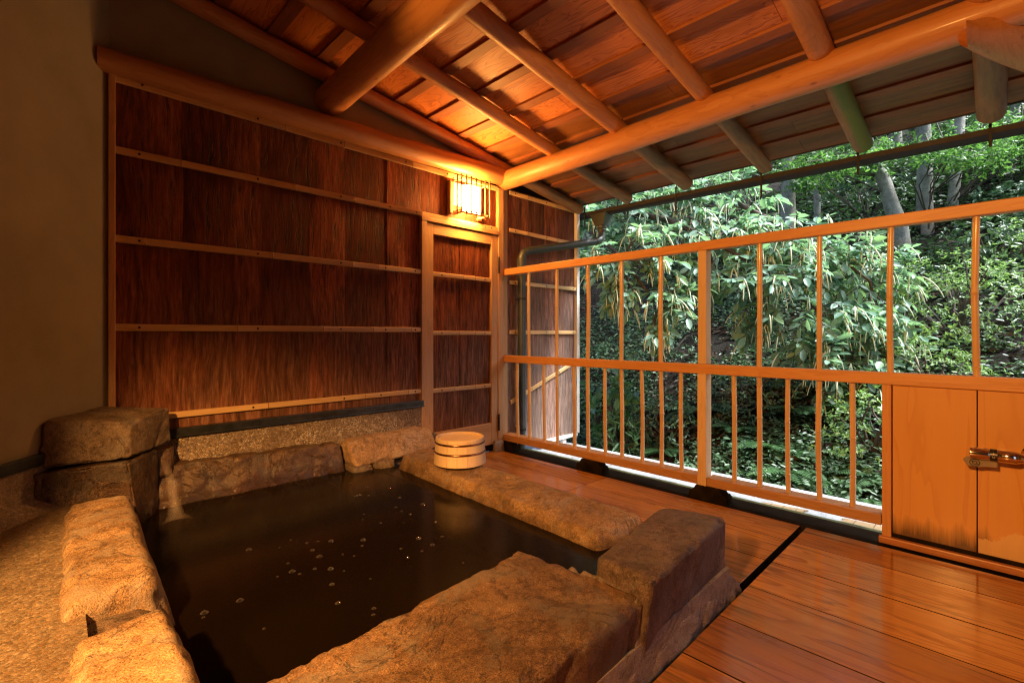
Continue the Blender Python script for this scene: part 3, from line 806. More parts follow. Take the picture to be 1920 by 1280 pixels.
lg = mb.build('branching_log', wood('x', (0.58, 0.25, 0.08), (0.42, 0.15, 0.042), 0.35, 0.15, 0.6, 0.1, 0.4, 'short_log'), None, 0, 0.9)
tag(lg, 'short log butted against the long beam at the top right corner', 'beam')

# ------------------------------------------------------------------ gutter and downpipe
gt = thing('rain_gutter', (1.0, -2.2, 1.88), 'dark copper rain gutter hanging along the eave in front of the leaves', 'gutter')
mb = MB(); prof = [(-0.048, 0.0), (-0.042, -0.028), (-0.022, -0.046), (0.0, -0.052), (0.022, -0.046), (0.042, -0.028), (0.048, 0.0), (0.043, 0.0), (0.020, -0.040), (0, -0.046), (-0.02, -0.040), (-0.043, 0.0)]
gz = lambda y: 1.925 + 0.012 * y
n = len(prof); vs = []
for y in (0.09, -4.6): vs += [(1.005 + a, y, gz(y) + b) for a, b in prof]
mb.add(vs, [(i, (i + 1) % n, n + (i + 1) % n, n + i) for i in range(n)] + [tuple(range(n)), tuple(range(n, 2 * n))])
mb.build('trough', M_GUTTER, gt)
for y in (-0.05, -0.90, -1.50, -2.03, -2.58, -3.2):
    mb = MB(); mb.box(0.952, 1.06, y - .005, y + .005, gz(y) + .001, gz(y) + .006).box(0.954, 0.959, y - .006, y + .006, gz(y) - .125 + .03 * math.sin(y * 9), gz(y) + .05)
    mb.build('bracket', M_GUTTER, gt)
dp = thing('downpipe', (0.15, -0.06, -0.08), 'grey drainpipe bending from the gutter down the outer bark screen', 'pipe')
mb = MB()
mb.hexa([(0.955, -0.245, 1.785), (1.045, -0.245, 1.785), (1.045, -0.155, 1.785), (0.955, -0.155, 1.785)], [(0.935, -0.28, 1.885), (1.065, -0.28, 1.885), (1.065, -0.12, 1.885), (0.935, -0.12, 1.885)])
mb.lathe([(0.0, 1.735), (0.036, 1.735), (0.038, 1.745), (0.042, 1.752), (0.037, 1.759), (0.045, 1.768), (0.045, 1.785)], (1.0, -0.2, 0), 20)
mb.build('outlet_box', M_PIPE, dp, 0.004)
pts = [(1.0, -0.2, 1.75), (1.0, -0.2, 1.70), (0.985, -0.198, 1.672), (0.955, -0.193, 1.655), (0.9, -0.183, 1.638), (0.25, -0.073, 1.500), (0.205, -0.066, 1.490), (0.172, -0.061, 1.472), (0.153, -0.06, 1.435), (0.15, -0.06, 1.38), (0.15, -0.06, -0.08)]
mb = MB(); mb.tube(pts, 0.031, 18); mb.build('pipe_run', M_PIPE, dp, 0, 0.8)
for a, b in (((0.15, -0.06, 1.43), (0.15, -0.06, 1.36)), ((0.15, -0.06, 0.06), (0.15, -0.06, 0.03)), ((0.975, -0.196, 1.663), (0.92, -0.187, 1.643))):
    MB().tube([a, b], 0.0345, 18).build('coupling', M_PIPE, dp, 0, 0.8)
for z in (1.12, 0.13):
    mb = MB(); mb.tube([(0.15, -0.06, z - .008), (0.15, -0.06, z + .008)], 0.034, 16).box(0.09, 0.118, -0.066, -0.056, z - .006, z + .006).box(0.145, 0.155, -0.03, 0.0, z - .006, z + .006)
    mb.build('pipe_clip', M_GUTTER, dp)

# ------------------------------------------------------------------ railing
rl = thing('railing', (0.025, -2.2, 0.0), 'wooden railing with bamboo balusters between the bath deck and the hillside', 'railing')
MB().box(0.0, 0.048, -4.56, -0.002, 1.290, 1.337).build('top_rail', M_RAIL_Y, rl, 0.003)
MB().box(0.0, 0.055, -4.56, -0.002, 0.645, 0.695).build('middle_rail', M_RAIL_Y, rl, 0.003)
M_RAIL_LOW = wood('y', (0.52, 0.27, 0.11), (0.34, 0.145, 0.05), 0.5, 0, 1, 0.2, 0.3, 'low_rail_wood')
MB().box(0.0, 0.085, -1.4965, -0.003, 0.063, 0.110).build('bottom_rail', M_RAIL_LOW, rl, 0.004)
MB().box(0.0, 0.085, -2.270, -1.5435, 0.064, 0.109).build('bottom_rail', M_RAIL_LOW, rl, 0.004)
mb = MB(); mb.box(-0.004, 0.062, -1.543, -1.497, 0.055, 0.6445).box(0.001, 0.060, -1.542, -1.498, 0.6955, 1.2895)
mb.hexa([(-0.003, -1.524, -0.004), (0.02, -1.524, -0.004), (0.02, -1.516, -0.004), (-0.003, -1.516, -0.004)], [(-0.0035, -1.541, 0.0548), (0.05, -1.541, 0.0548), (0.05, -1.499, 0.0548), (-0.0035, -1.499, 0.0548)])
mb.build('railing_post', wood('z', (0.72, 0.50, 0.29), (0.58, 0.36, 0.17), 0.42, 0, 1, 0.1, 0, 'rail_post_wood'), rl, 0.002)
full = [-0.256, -0.513, -0.769, -1.017, -1.274, -1.792, -2.044]
lowo = [-0.138, -0.398, -0.658, -0.899, -1.153, -1.393, -1.672, -1.917, -2.166]
rnd = random.Random(8)
for i, y in enumerate(full + [-2.297, -2.552, -2.81, -3.07]):
    nd = sorted(rnd.uniform(0.04, 0.2) + 0.235 * k + rnd.uniform(-.03, .03) for k in range(3)); nd = [q * 0.594 / 0.6 for q in nd if 0.02 < q < 0.57]
    nd = [q / 0.594 for q in nd]
    bamboo((0.026, y, 0.6945), (0.026, y + rnd.uniform(-.002, .002), 1.2905), 0.0118 + rnd.uniform(-.001, .001), nd, 60 + i).build('baluster', M_BAMBOO_Z, rl, 0, 0.8)
for i, y in enumerate(full + lowo):
    nd = sorted(rnd.uniform(0.04, 0.18) + 0.22 * k + rnd.uniform(-.03, .03) for k in range(3)); nd = [q / 0.536 for q in nd if 0.02 < q < 0.51]
    bamboo((0.034, y, 0.1095), (0.026, y, 0.6455), 0.0118 + rnd.uniform(-.0012, .001), nd, 90 + i).build('baluster', M_BAMBOO_Z, rl, 0, 0.8)
def cloud_foot(yc, L):
    pr = [(-.5, .0), (-.5, .42), (-.44, .62), (-.40, .60), (-.36, .75), (-.30, 1.0), (.30, 1.0), (.36, .75), (.40, .60), (.44, .62), (.5, .42), (.5, .0)]
    mb = MB(); mb.prism([(-0.012, yc + a * L, -0.012 + b * 0.076) for a, b in pr], (0.075, 0, 0))
    return mb.build('foot_block', M_DARKWOOD, rl, 0.004)
cloud_foot(-0.805, 0.20); cloud_foot(-1.552, 0.20); cloud_foot(-0.06, 0.11)

pole = log((0.187, -4.5, -0.047), (0.187, 0.0, -0.047), 0.030, 0.028, 51, 40, 0.006, 14, 0.08)
tag(pole.build('edge_pole', M_MOSSWOOD, None, 0, 0.9), 'damp mossy pole lying along the deck edge under the railing', 'pole')

# reed mats on the concrete
def reed_mat(y0, y1, x0, x1, lab, skew):
    t = thing('reed_mat', ((x0 + x1) / 2, (y0 + y1) / 2, -0.08), lab, 'mat', 'reed mats on the path')
    n = 26; mb = MB(); r_ = (x1 - x0) / n / 2.15
    for i in range(n):
        x = x0 + (i + .5) * (x1 - x0) / n
        j = rnd.uniform(-.012, .012)
        mb.tube([(x + skew, y0 + j, -0.0745), (x, y1 + j, -0.0745)], r_, 7)
    mb.build('reeds', M_BAMBOO_Y, t, 0, 0.9)
    for q in (0.2, 0.5, 0.8):
        y = y0 + (y1 - y0) * q; s_ = skew * (1 - q)
        mb = MB(); mb.tube([(x0 + s_, y, -0.074 + r_), (x1 + s_, y, -0.074 + r_)], 0.0010, 6)
        mb.build('binding_cord', M_NAIL, t)
M_BAMBOO_Y = wood('y', (0.50, 0.37, 0.21), (0.34, 0.21, 0.10), 0.5, 0, 1, 0.05, tag='dry_reed')
reed_mat(-1.90, -1.70, 0.27, 0.385, 'small thin reed mat on the pale concrete left of the larger one', 0.03)
reed_mat(-2.32, -2.06, 0.24, 0.42, 'larger straw coloured reed mat on the concrete next to the board partition', 0.02)

# ------------------------------------------------------------------ board partition on the right
pt = thing('board_partition', (0.02, -3.2, 0.03), 'glossy orange cypress board partition below the rail on the right', 'partition')
def m_partition():
    s = NT('partition_cypress')  # fine straight grain
    isl = s.island()
    cmb = s.n('CombineXYZ', {0: isl, 1: s.math('MULTIPLY', isl, 37.0), 2: s.math('MULTIPLY', isl, 11.0)})
    v = s.n('VectorMath', {0: s.n('TexCoord').outputs['Object'], 1: cmb}, operation='ADD').outputs[0]
    m = lambda x: s.n('VectorMath', {0: v, 1: x}, operation='MULTIPLY').outputs[0]
    rings = s.noise(m((5, 5.5, 0.55)), 1.0, 3, 0.5, 0.5)
    saw = s.math('FRACT', s.math('MULTIPLY', rings, 10.0))
    line = s.ramp(saw, [(0.0, (0, 0, 0)), (0.7, (0.25, 0.25, 0.25)), (0.94, (1, 1, 1)), (1.0, (0, 0, 0))])
    fine = s.noise(m((120, 120, 2.5)), 1.0, 4)
    c = s.mix(line, (0.70, 0.35, 0.10), (0.62, 0.29, 0.075))
    c = s.mix(s.math('MULTIPLY', fine, 0.35), c, (0.55, 0.25, 0.068))
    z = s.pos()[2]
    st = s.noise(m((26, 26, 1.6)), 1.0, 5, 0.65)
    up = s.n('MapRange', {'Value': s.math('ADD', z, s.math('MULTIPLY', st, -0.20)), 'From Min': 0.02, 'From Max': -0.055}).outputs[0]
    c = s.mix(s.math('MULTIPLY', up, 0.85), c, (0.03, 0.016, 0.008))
    # patch of worn lacquer at the foot of the second board
    y = s.pos()[1]
    wn_ = s.noise(s.coord((1, 1, 1)), 14.0, 7, 0.72)
    ph = s.n('MapRange', {'Value': y, 'From Min': -2.70, 'From Max': -2.56, 'To Min': 0.155, 'To Max': 0.09}).outputs[0]
    below = s.math('LESS_THAN', s.math('ADD', z, s.math('MULTIPLY', s.math('SUBTRACT', wn_, 0.5), 0.16)), ph)
    patch = s.math('MULTIPLY', below, s.math('LESS_THAN', y, -2.556))
    c = s.mix(s.math('MULTIPLY', patch, 0.8), c, (0.72, 0.46, 0.20))
    rr = s.math('ADD', 0.26, s.math('ADD', s.math('MULTIPLY', fine, 0.1), s.math('MULTIPLY', patch, 0.3)))
    s.P(color=c, rough=rr, normal=s.bump(fine, 0.06, 0.003), coat=0.25, coat_rough=0.15)
    return s.m
MPART = m_partition()
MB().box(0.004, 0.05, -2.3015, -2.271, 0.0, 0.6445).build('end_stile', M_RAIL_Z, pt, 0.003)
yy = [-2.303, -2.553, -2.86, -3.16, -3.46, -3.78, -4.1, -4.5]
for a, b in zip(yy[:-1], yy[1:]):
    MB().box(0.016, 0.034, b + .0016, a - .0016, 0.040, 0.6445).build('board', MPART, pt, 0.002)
MB().box(-0.012, 0.012, -4.5, -2.262, -0.002, 0.026).build('base_trim', wood('y', (0.50, 0.2, 0.07), (0.36, 0.125, 0.04), 0.25, 0.3, 1, 0.1, tag='trim_wood'), pt, 0.004)
MB().box(0.02, 0.05, -4.5, -2.272, -0.03, 0.039).build('base_recess', M_DARKWOOD, pt)  # black strip: the shade of the recess put into the colour
MB().box(0.0345, 0.045, -4.5, -2.302, 0.0395, 0.644).build('backing_board', M_DARKWOOD, pt)  # added behind the boards to block daylight through their gaps

# ------------------------------------------------------------------ shower tap
fx, fz = -0.085, 0.428
fa = thing('shower_tap', (fx, -2.62, fz), 'chrome thermostatic shower tap fixed across the orange board partition', 'tap')
mb = MB(); mb.lathe([(0.0, -2.5352), (0.0185, -2.5352), (0.0205, -2.5372), (0.0205, -2.584), (0.0198, -2.587), (0.0, -2.587)], (fx, 0, fz), 32, axis='y')
for k in range(9):
    a = R(60 + k * 9)
    mb.tube([(fx + 0.0205 * math.cos(a), -2.571, fz + 0.0205 * math.sin(a)), (fx + 0.0205 * math.cos(a), -2.584, fz + 0.0205 * math.sin(a))], 0.0014, 6)
kn = mb.build('temperature_knob', M_CHROME, fa, 0, 0.6)
mb = MB(); mb.lathe([(0.0, -2.5872), (0.0212, -2.5872), (0.0212, -2.6058), (0.0, -2.6058)], (fx, 0, fz), 32, axis='y')
cl = mb.build('dial_collar', M_BLACKPL, fa, 0, 0.6)
mb = MB()
def on_collar(y, zz):     # point on the collar facing the room
    return (fx - math.sqrt(0.0222 ** 2 - (zz - fz) ** 2), y, zz)
for a, b in (((-2.5925, .0075), (-2.6005, .0075)), ((-2.5965, .0035), (-2.5965, .0115))): mb.tube([on_collar(a[0], fz + a[1]), on_collar(b[0], fz + b[1])], 0.0009, 6)
mb.tube([on_collar(-2.5965 - 0.0028 * math.cos(a), fz - 0.0035 + 0.0034 * math.sin(a)) for a in np.linspace(R(130), R(400), 11)], 0.0008, 6)
mb.build('dial_marks', M_PALEMARK, cl)
mb = MB(); mb.lathe([(0.0, -2.606), (0.0205, -2.606), (0.022, -2.609), (0.022, -2.650), (0.019, -2.659), (0.0165, -2.664), (0.0165, -2.80), (0.022, -2.81), (0.022, -2.88), (0.0, -2.88)], (fx, 0, fz), 32, axis='y')
mb.build('mixer_body', M_CHROME, fa, 0, 0.6)
mb = MB(); mb.lathe([(0.0, fx - 0.038), (0.026, fx - 0.038), (0.029, fx - 0.030), (0.029, fx + 0.01), (0.02, 0.005), (0.031, 0.008), (0.031, 0.0155), (0, 0.0155)], (0, -2.695, fz), 32, axis='x')
mb.build('wall_flange', M_CHROME, fa, 0, 0.6)
mb = MB(); mb.tube([(fx - 0.01, -2.685, fz - 0.02), (fx - 0.01, -2.687, fz - 0.06), (fx - 0.006, -2.69, fz - 0.14), (fx + 0.01, -2.70, fz - 0.25), (fx + 0.05, -2.74, fz - 0.33)], 0.0085, 14)
mb.build('hose', M_PIPE, fa, 0, 0.8)
# dull plate with a ring mark that shows below the knob
mb = MB(); mb.prism([(fx + .012, -2.521, fz - .024), (fx + .012, -2.517, fz - .031), (fx + .012, -2.529, fz - .053), (fx + .012, -2.548, fz - .052), (fx + .012, -2.560, fz - .0525), (fx + .012, -2.575, fz - .0475), (fx + .012, -2.606, fz - .046), (fx + .012, -2.606, fz - .016), (fx + .012, -2.53, fz - .016)], (0.004, 0, 0))
pltb = mb.build('ring_plate', M_TAG, fa, 0.001)
mb = MB(); cc = (fx + .0112, -2.5485, fz - .0375)
for rr_ in (0.0118, 0.0052):
    mb.tube([(cc[0], cc[1] + rr_ * 1.12 * math.cos(a), cc[2] + rr_ * math.sin(a)) for a in np.linspace(0, 2 * math.pi, 25)], 0.0011, 6, False)
mb.tube([(cc[0], cc[1] - .004, cc[2] - .003), (cc[0], cc[1] - .0105, cc[2] - .0072)], 0.0011, 6)
mb.tube([(cc[0], cc[1] + .004, cc[2] + .003), (cc[0], cc[1] + .0105, cc[2] + .0072)], 0.0011, 6)
mb.build('ring_mark', M_BLACKPL, pltb)

# ------------------------------------------------------------------ lantern
M_ROD = wood('z', (0.30, 0.16, 0.06), (0.2, 0.09, 0.03), 0.5, 0, 1, 0.05, tag='smoked_bamboo')
ln = thing('wall_lantern', (-0.37, 0.0, 1.65), 'lit bamboo rod wall lantern above the narrow door in the corner', 'lantern')
lx0, lx1, ly, lz0, lz1 = -0.490, -0.242, -0.135, 1.655, 1.905
MB().box(lx0 - .022, lx0 + .004, -0.034, -0.005, lz0 + .0, lz1 - .02).build('back_board', M_FRAME_Z, ln, 0.003)
MB().box(lx1 - .004, lx1 + .010, -0.034, -0.005, lz0 + .0, lz1 - .02).build('back_board', M_FRAME_Z, ln, 0.003)
rp = [(lx0 + (lx1 - lx0) * i / 6, ly) for i in range(7)]
rp += [(lx0, ly * q) for q in (0.32, 0.66)] + [(lx1, ly * q) for q in (0.32, 0.66)]
for i, (x, y) in enumerate(rp):
    rnd2 = random.Random(i)
    MB().tube([(x, y, lz0 - 0.006 + rnd2.uniform(-.004, .004)), (x, y, lz1 + rnd2.uniform(-.005, .005))], 0.0052, 10).build('rod', M_ROD, ln, 0, 0.8)
for z in (lz0 + 0.018, lz1 - 0.026):
    mb = MB(); t = 0.0035
    mb.box(lx0 + .006, lx1 - .006, ly + .0055, ly + .0105, z - t, z + t).box(lx0 + .0055, lx0 + .0105, ly + .011, -0.03, z - t, z + t).box(lx1 - .0105, lx1 - .0055, ly + .011, -0.03, z - t, z + t)
    mb.build('hoop_frame', M_BAMBOO_X, ln)
mb = MB(); mb.box(lx0 + .012, lx1 - .012, ly + .012, ly + .026, lz0 + .003, lz0 + .013).box(lx0 + .012, lx0 + .026, ly + .0262, -.02, lz0 + .003, lz0 + .013).box(lx1 - .026, lx1 - .012, ly + .0262, -.02, lz0 + .003, lz0 + .013)
mb.build('bottom_frame', M_FRAME_X, ln, 0.001)
MB().box(lx0 + .004, lx1 - .004, -0.030, -0.006, lz0 + .07, lz1 - .03).build('lamp_base', M_PALEMARK, ln)
s = NT('glowing_paper_shade')
s.P(color=(0.8, 0.6, 0.35, 1), rough=0.7, emis=(*LAMP, 1), estr=LANTERN_STRENGTH)
mb = MB(); cx = (lx0 + lx1) / 2 + 0.005
prof = [(0.0, lz0 + .026), (0.040, lz0 + .026), (0.045, lz0 + .032), (0.045, lz1 - .055), (0.040, lz1 - .049), (0.0, lz1 - .049)]
vs, fs = [], []
b = MB().lathe(prof, (0, 0, 0), 28)
mb.add([(cx + p[0] * 1.75, -0.0795 + p[1] * 0.9, p[2]) for p in b.v], b.f)
mb.build('lamp_shade', s.m, ln, 0, 0.7)

# ------------------------------------------------------------------ bath
bt = thing('stone_bath', (-1.65, -1.0, 0.0), 'square sunken hot spring bath rimmed with rough brown stones', 'bath')
def st(name, corners, m, lab=None, **kw):
    o = stone(corners, **kw).build(name, m, bt, 0, True)
    if lab: o['label'] = lab
    return o
# right rim, long worn stone
st('rim_stone', [(-1.20, -1.70, -0.05), (-0.88, -1.73, -0.05), (-0.86, -0.27, -0.05), (-1.12, -0.27, -0.05),
                 (-1.115, -1.64, 0.165), (-0.90, -1.70, 0.20), (-0.875, -0.30, 0.205), (-1.05, -0.30, 0.195)], M_STONE_GOLD, 'long worn rim stone under the bucket', n=110, rad=0.028, amp=0.006, seed=1.0, chip=0.006)
# near rim, big flat block
st('rim_stone', [(-2.42, -1.985, -0.02), (-1.425, -1.985, -0.02), (-1.42, -1.66, -0.02), (-2.42, -1.68, -0.02),
                 (-2.42, -2.00, 0.215), (-1.415, -2.01, 0.213), (-1.445, -1.60, 0.213), (-2.42, -1.685, 0.222)], M_STONE_BROWN, 'broad flat rim stone closest to the viewer', n=120, rad=0.016, amp=0.0045, seed=2.0, chip=0.008, edge=0.014)
# corner block
st('rim_stone', [(-1.43, -1.985, -0.02), (-0.865, -1.985, -0.02), (-0.86, -1.80, -0.02), (-1.40, -1.82, -0.02),
                 (-1.435, -2.03, 0.260), (-0.885, -1.990, 0.260), (-0.95, -1.79, 0.262), (-1.41, -1.855, 0.256)], M_STONE_BLOCK, 'square cut corner block with a rough front', n=90, rad=0.010, amp=0.0035, seed=3.0, chip=0.004, edge=0.012)
# low wedge between the corner block and the right rim
st('rim_stone', [(-1.38, -1.86, -0.02), (-0.93, -1.80, -0.02), (-0.93, -1.68, -0.02), (-1.25, -1.70, -0.02),
                 (-1.38, -1.85, 0.125), (-0.96, -1.79, 0.165), (-0.96, -1.70, 0.165), (-1.24, -1.72, 0.11)], M_STONE_GOLD, n=40, rad=0.03, amp=0.012, seed=4.0)
# back rim along the bark wall
st('rim_stone', [(-2.13, -0.20, -0.05), (-1.30, -0.215, -0.05), (-1.29, -0.012, -0.05), (-2.13, -0.012, -0.05),
                 (-2.13, -0.085, 0.285), (-1.30, -0.10, 0.262), (-1.295, -0.014, 0.262), (-2.13, -0.014, 0.288)], M_STONE_DARK, 'wet dark rim stone under the pebble plinth', n=100, rad=0.02, amp=0.007, seed=5.0, chip=0.010, freq=9)
st('rim_stone', [(-1.275, -0.22, 0.135), (-0.745, -0.24, 0.16), (-0.735, -0.018, 0.16), (-1.275, -0.018, 0.135),
                 (-1.275, -0.115, 0.268), (-0.715, -0.10, 0.272), (-0.715, -0.019, 0.275), (-1.275, -0.019, 0.268)], M_STONE_TAN, 'pale smooth rim stone at the end by the door', n=60, rad=0.035, amp=0.008, seed=6.0, chip=0.006)
st('rim_stone', [(-1.285, -0.235, -0.05), (-1.165, -0.25, -0.05), (-1.165, -0.05, -0.05), (-1.285, -0.05, -0.05),
                 (-1.285, -0.225, 0.145), (-1.165, -0.24, 0.145), (-1.165, -0.05, 0.15), (-1.285, -0.05, 0.15)], M_STONE_GREY, n=24, rad=0.015, amp=0.006, seed=7.0)
st('rim_stone', [(-1.158, -0.255, -0.05), (-1.06, -0.27, -0.05), (-1.06, -0.05, -0.05), (-1.158, -0.05, -0.05),
                 (-1.158, -0.245, 0.155), (-1.06, -0.26, 0.165), (-1.06, -0.05, 0.165), (-1.158, -0.05, 0.155)], M_STONE_GREY, n=24, rad=0.015, amp=0.006, seed=8.0)
# left rim, two stones with a notch between
st('rim_stone', [(-2.455, -1.255, 0.05), (-2.20, -1.185, 0.05), (-2.19, -0.36, 0.05), (-2.43, -0.36, 0.05),
                 (-2.44, -1.255, 0.275), (-2.268, -1.165, 0.275), (-2.235, -0.42, 0.285), (-2.40, -0.42, 0.285)], M_STONE_TAN, 'sunny looking left rim stone with a broken end', n=80, rad=0.032, amp=0.006, seed=9.0, chip=0.008)
st('rim_stone', [(-2.46, -2.45, 0.05), (-2.22, -2.45, 0.05), (-2.215, -1.34, 0.05), (-2.44, -1.40, 0.05),
                 (-2.45, -2.45, 0.275), (-2.29, -2.45, 0.275), (-2.272, -1.325, 0.272), (-2.425, -1.385, 0.278)], M_STONE_TAN, n=80, rad=0.030, amp=0.006, seed=10.0, chip=0.008)
st('rim_stone', [(-2.49, -1.47, 0.05), (-2.25, -1.47, 0.05), (-2.25, -1.10, 0.05), (-2.49, -1.15, 0.05),
                 (-2.49, -1.47, 0.238), (-2.262, -1.45, 0.20), (-2.255, -1.12, 0.20), (-2.48, -1.15, 0.240)], M_STONE_BLOCK, n=40, rad=0.02, amp=0.006, seed=19.0)
# mortar core, flared foot along the deck, basin
mb = MB()
mb.box(-1.16, -0.89, -1.99, -0.05, -0.35, 0.09)
mb.box(-2.40, -0.885, -2.0, -1.72, -0.35, 0.10)
mb.box(-2.43, -2.265, -2.3, -0.2, -0.35, 0.17)
mb.box(-2.25, -0.74, -0.14, -0.02, -0.35, 0.12)
mb.build('mortar_core', M_MORTAR, bt)
st('mortar_foot', [(-2.4, -2.006, -0.03), (-0.755, -2.004, -0.03), (-0.76, -1.80, -0.03), (-2.4, -1.80, -0.03),
                   (-2.4, -2.000, 0.075), (-0.845, -1.998, 0.075), (-0.86, -1.82, 0.07), (-2.4, -1.82, 0.07)], M_MORTAR, n=110, rad=0.02, amp=0.008, seed=14.0, freq=12)
st('mortar_foot', [(-1.475, -1.995, 0.0), (-1.40, -1.995, 0.0), (-1.39, -1.72, 0.0), (-1.455, -1.70, 0.0),
                   (-1.450, -2.002, 0.205), (-1.408, -2.002, 0.21), (-1.395, -1.76, 0.205), (-1.435, -1.74, 0.20)], M_MORTAR, n=40, rad=0.012, amp=0.004, seed=15.0, freq=14)
mb = MB()
mb.add([(-2.24, -1.70, -0.45), (-1.12, -1.70, -0.45), (-1.12, -0.17, -0.45), (-2.24, -0.17, -0.45), (-2.24, -1.70, 0.1), (-1.12, -1.70, 0.1), (-1.12, -0.17, 0.1), (-2.24, -0.17, 0.1)],
       [(0, 1, 2, 3), (0, 4, 5, 1), (1, 5, 6, 2), (2, 6, 7, 3), (3, 7, 4, 0)])
mb.build('basin', M_STONE_DARK, bt)

# stone spout in the corner
sp = thing('stone_spout', (-2.26, -0.18, 0.0), 'two stacked rough stones with a water outlet in the left corner', 'spout')
stone([(-2.475, -0.275, 0.387), (-2.225, -0.315, 0.385), (-2.058, -0.095, 0.387), (-2.285, -0.03, 0.387),
       (-2.462, -0.262, 0.545), (-2.23, -0.305, 0.515), (-2.058, -0.098, 0.540), (-2.285, -0.035, 0.560)], 60, 0.010, 0.006, 16.0, 0.006).build('upper_block', M_STONE_GREY, sp, 0, True)
stone([(-2.50, -0.325, 0.0), (-2.185, -0.322, 0.0), (-2.10, -0.12, 0.0), (-2.29, -0.03, 0.0),
       (-2.485, -0.305, 0.380), (-2.225, -0.318, 0.378), (-2.115, -0.145, 0.380), (-2.285, -0.035, 0.380)], 60, 0.011, 0.006, 17.0, 0.008).build('lower_block', M_STONE_DARK, sp, 0, True)
stone([(-2.14, -0.13, 0.24), (-2.06, -0.12, 0.24), (-2.03, -0.02, 0.24), (-2.14, -0.02, 0.24),
       (-2.14, -0.12, 0.37), (-2.055, -0.11, 0.375), (-2.03, -0.02, 0.375), (-2.14, -0.02, 0.37)], 20, 0.012, 0.005, 18.0).build('outlet', M_STONE_DARK, sp, 0, True)

# water
s = NT('brown_spring_water')
fr = s.n('Fresnel', {'IOR': 1.24})
g = s.n('BsdfGlossy', {'Color': (1, 1, 1, 1), 'Roughness': 0.17})
v = s.coord((1, 1, 1))
nz = s.noise(v, 7.0, 3, 0.5)
bp = s.bump(nz, 0.03, 0.02)
s.set(g.inputs['Normal'], bp); s.set(fr.inputs['Normal'], bp)
tr = s.n('BsdfTransparent', {'Color': (0.17, 0.10, 0.045, 1)})
df = s.n('BsdfDiffuse', {'Color': (0.010, 0.006, 0.003, 1)})
m1 = s.n('MixShader', {0: 0.45}); s.t.links.new(tr.outputs[0], m1.inputs[1]); s.t.links.new(df.outputs[0], m1.inputs[2])
m2 = s.n('MixShader', {0: fr}); s.t.links.new(m1.outputs[0], m2.inputs[1]); s.t.links.new(g.outputs[0], m2.inputs[2])
s.t.links.new(m2.outputs[0], s.out.inputs[0])
mb = MB(); nx, ny = 60, 80
vs = [(-2.26 + 1.2 * i / nx, -1.76 + 1.66 * j / ny, 0.12) for j in range(ny + 1) for i in range(nx + 1)]
mb.add(vs, [(j * (nx + 1) + i, j * (nx + 1) + i + 1, (j + 1) * (nx + 1) + i + 1, (j + 1) * (nx + 1) + i) for j in range(ny) for i in range(nx)])
tag(mb.build('water', s.m, None, 0, True), kind='structure')

s = NT('soft_falling_water')
tr = s.n('BsdfTransparent'); df = s.n('BsdfDiffuse', {'Color': (0.62, 0.52, 0.45, 1)}); gl = s.n('BsdfGlossy', {'Roughness': 0.6})
ml = s.noise(s.coord((60, 60, 3)), 1.0, 3)
a1 = s.n('MixShader', {0: 0.25}); s.t.links.new(df.outputs[0], a1.inputs[1]); s.t.links.new(gl.outputs[0], a1.inputs[2])
lw = s.n('LayerWeight', {'Blend': 0.35})
fac = s.math('MULTIPLY', s.math('SUBTRACT', 1.0, lw.outputs['Facing'], True), s.math('ADD', 0.0, s.math('MULTIPLY', ml, 0.16)), True)
a2 = s.n('MixShader', {0: fac}); s.t.links.new(tr.outputs[0], a2.inputs[1]); s.t.links.new(a1.outputs[0], a2.inputs[2])
s.t.links.new(a2.outputs[0], s.out.inputs[0])
mb = MB(); mb.tube([(-2.094, -0.10, 0.322), (-2.092, -0.16, 0.316), (-2.090, -0.225, 0.292), (-2.088, -0.285, 0.245), (-2.087, -0.33, 0.19), (-2.086, -0.355, 0.145), (-2.085, -0.37, 0.1215)], [0.012, 0.013, 0.014, 0.016, 0.021, 0.030, 0.055], 18, False)
tag(mb.build('falling_water', s.m, None, 0, True), kind='structure')

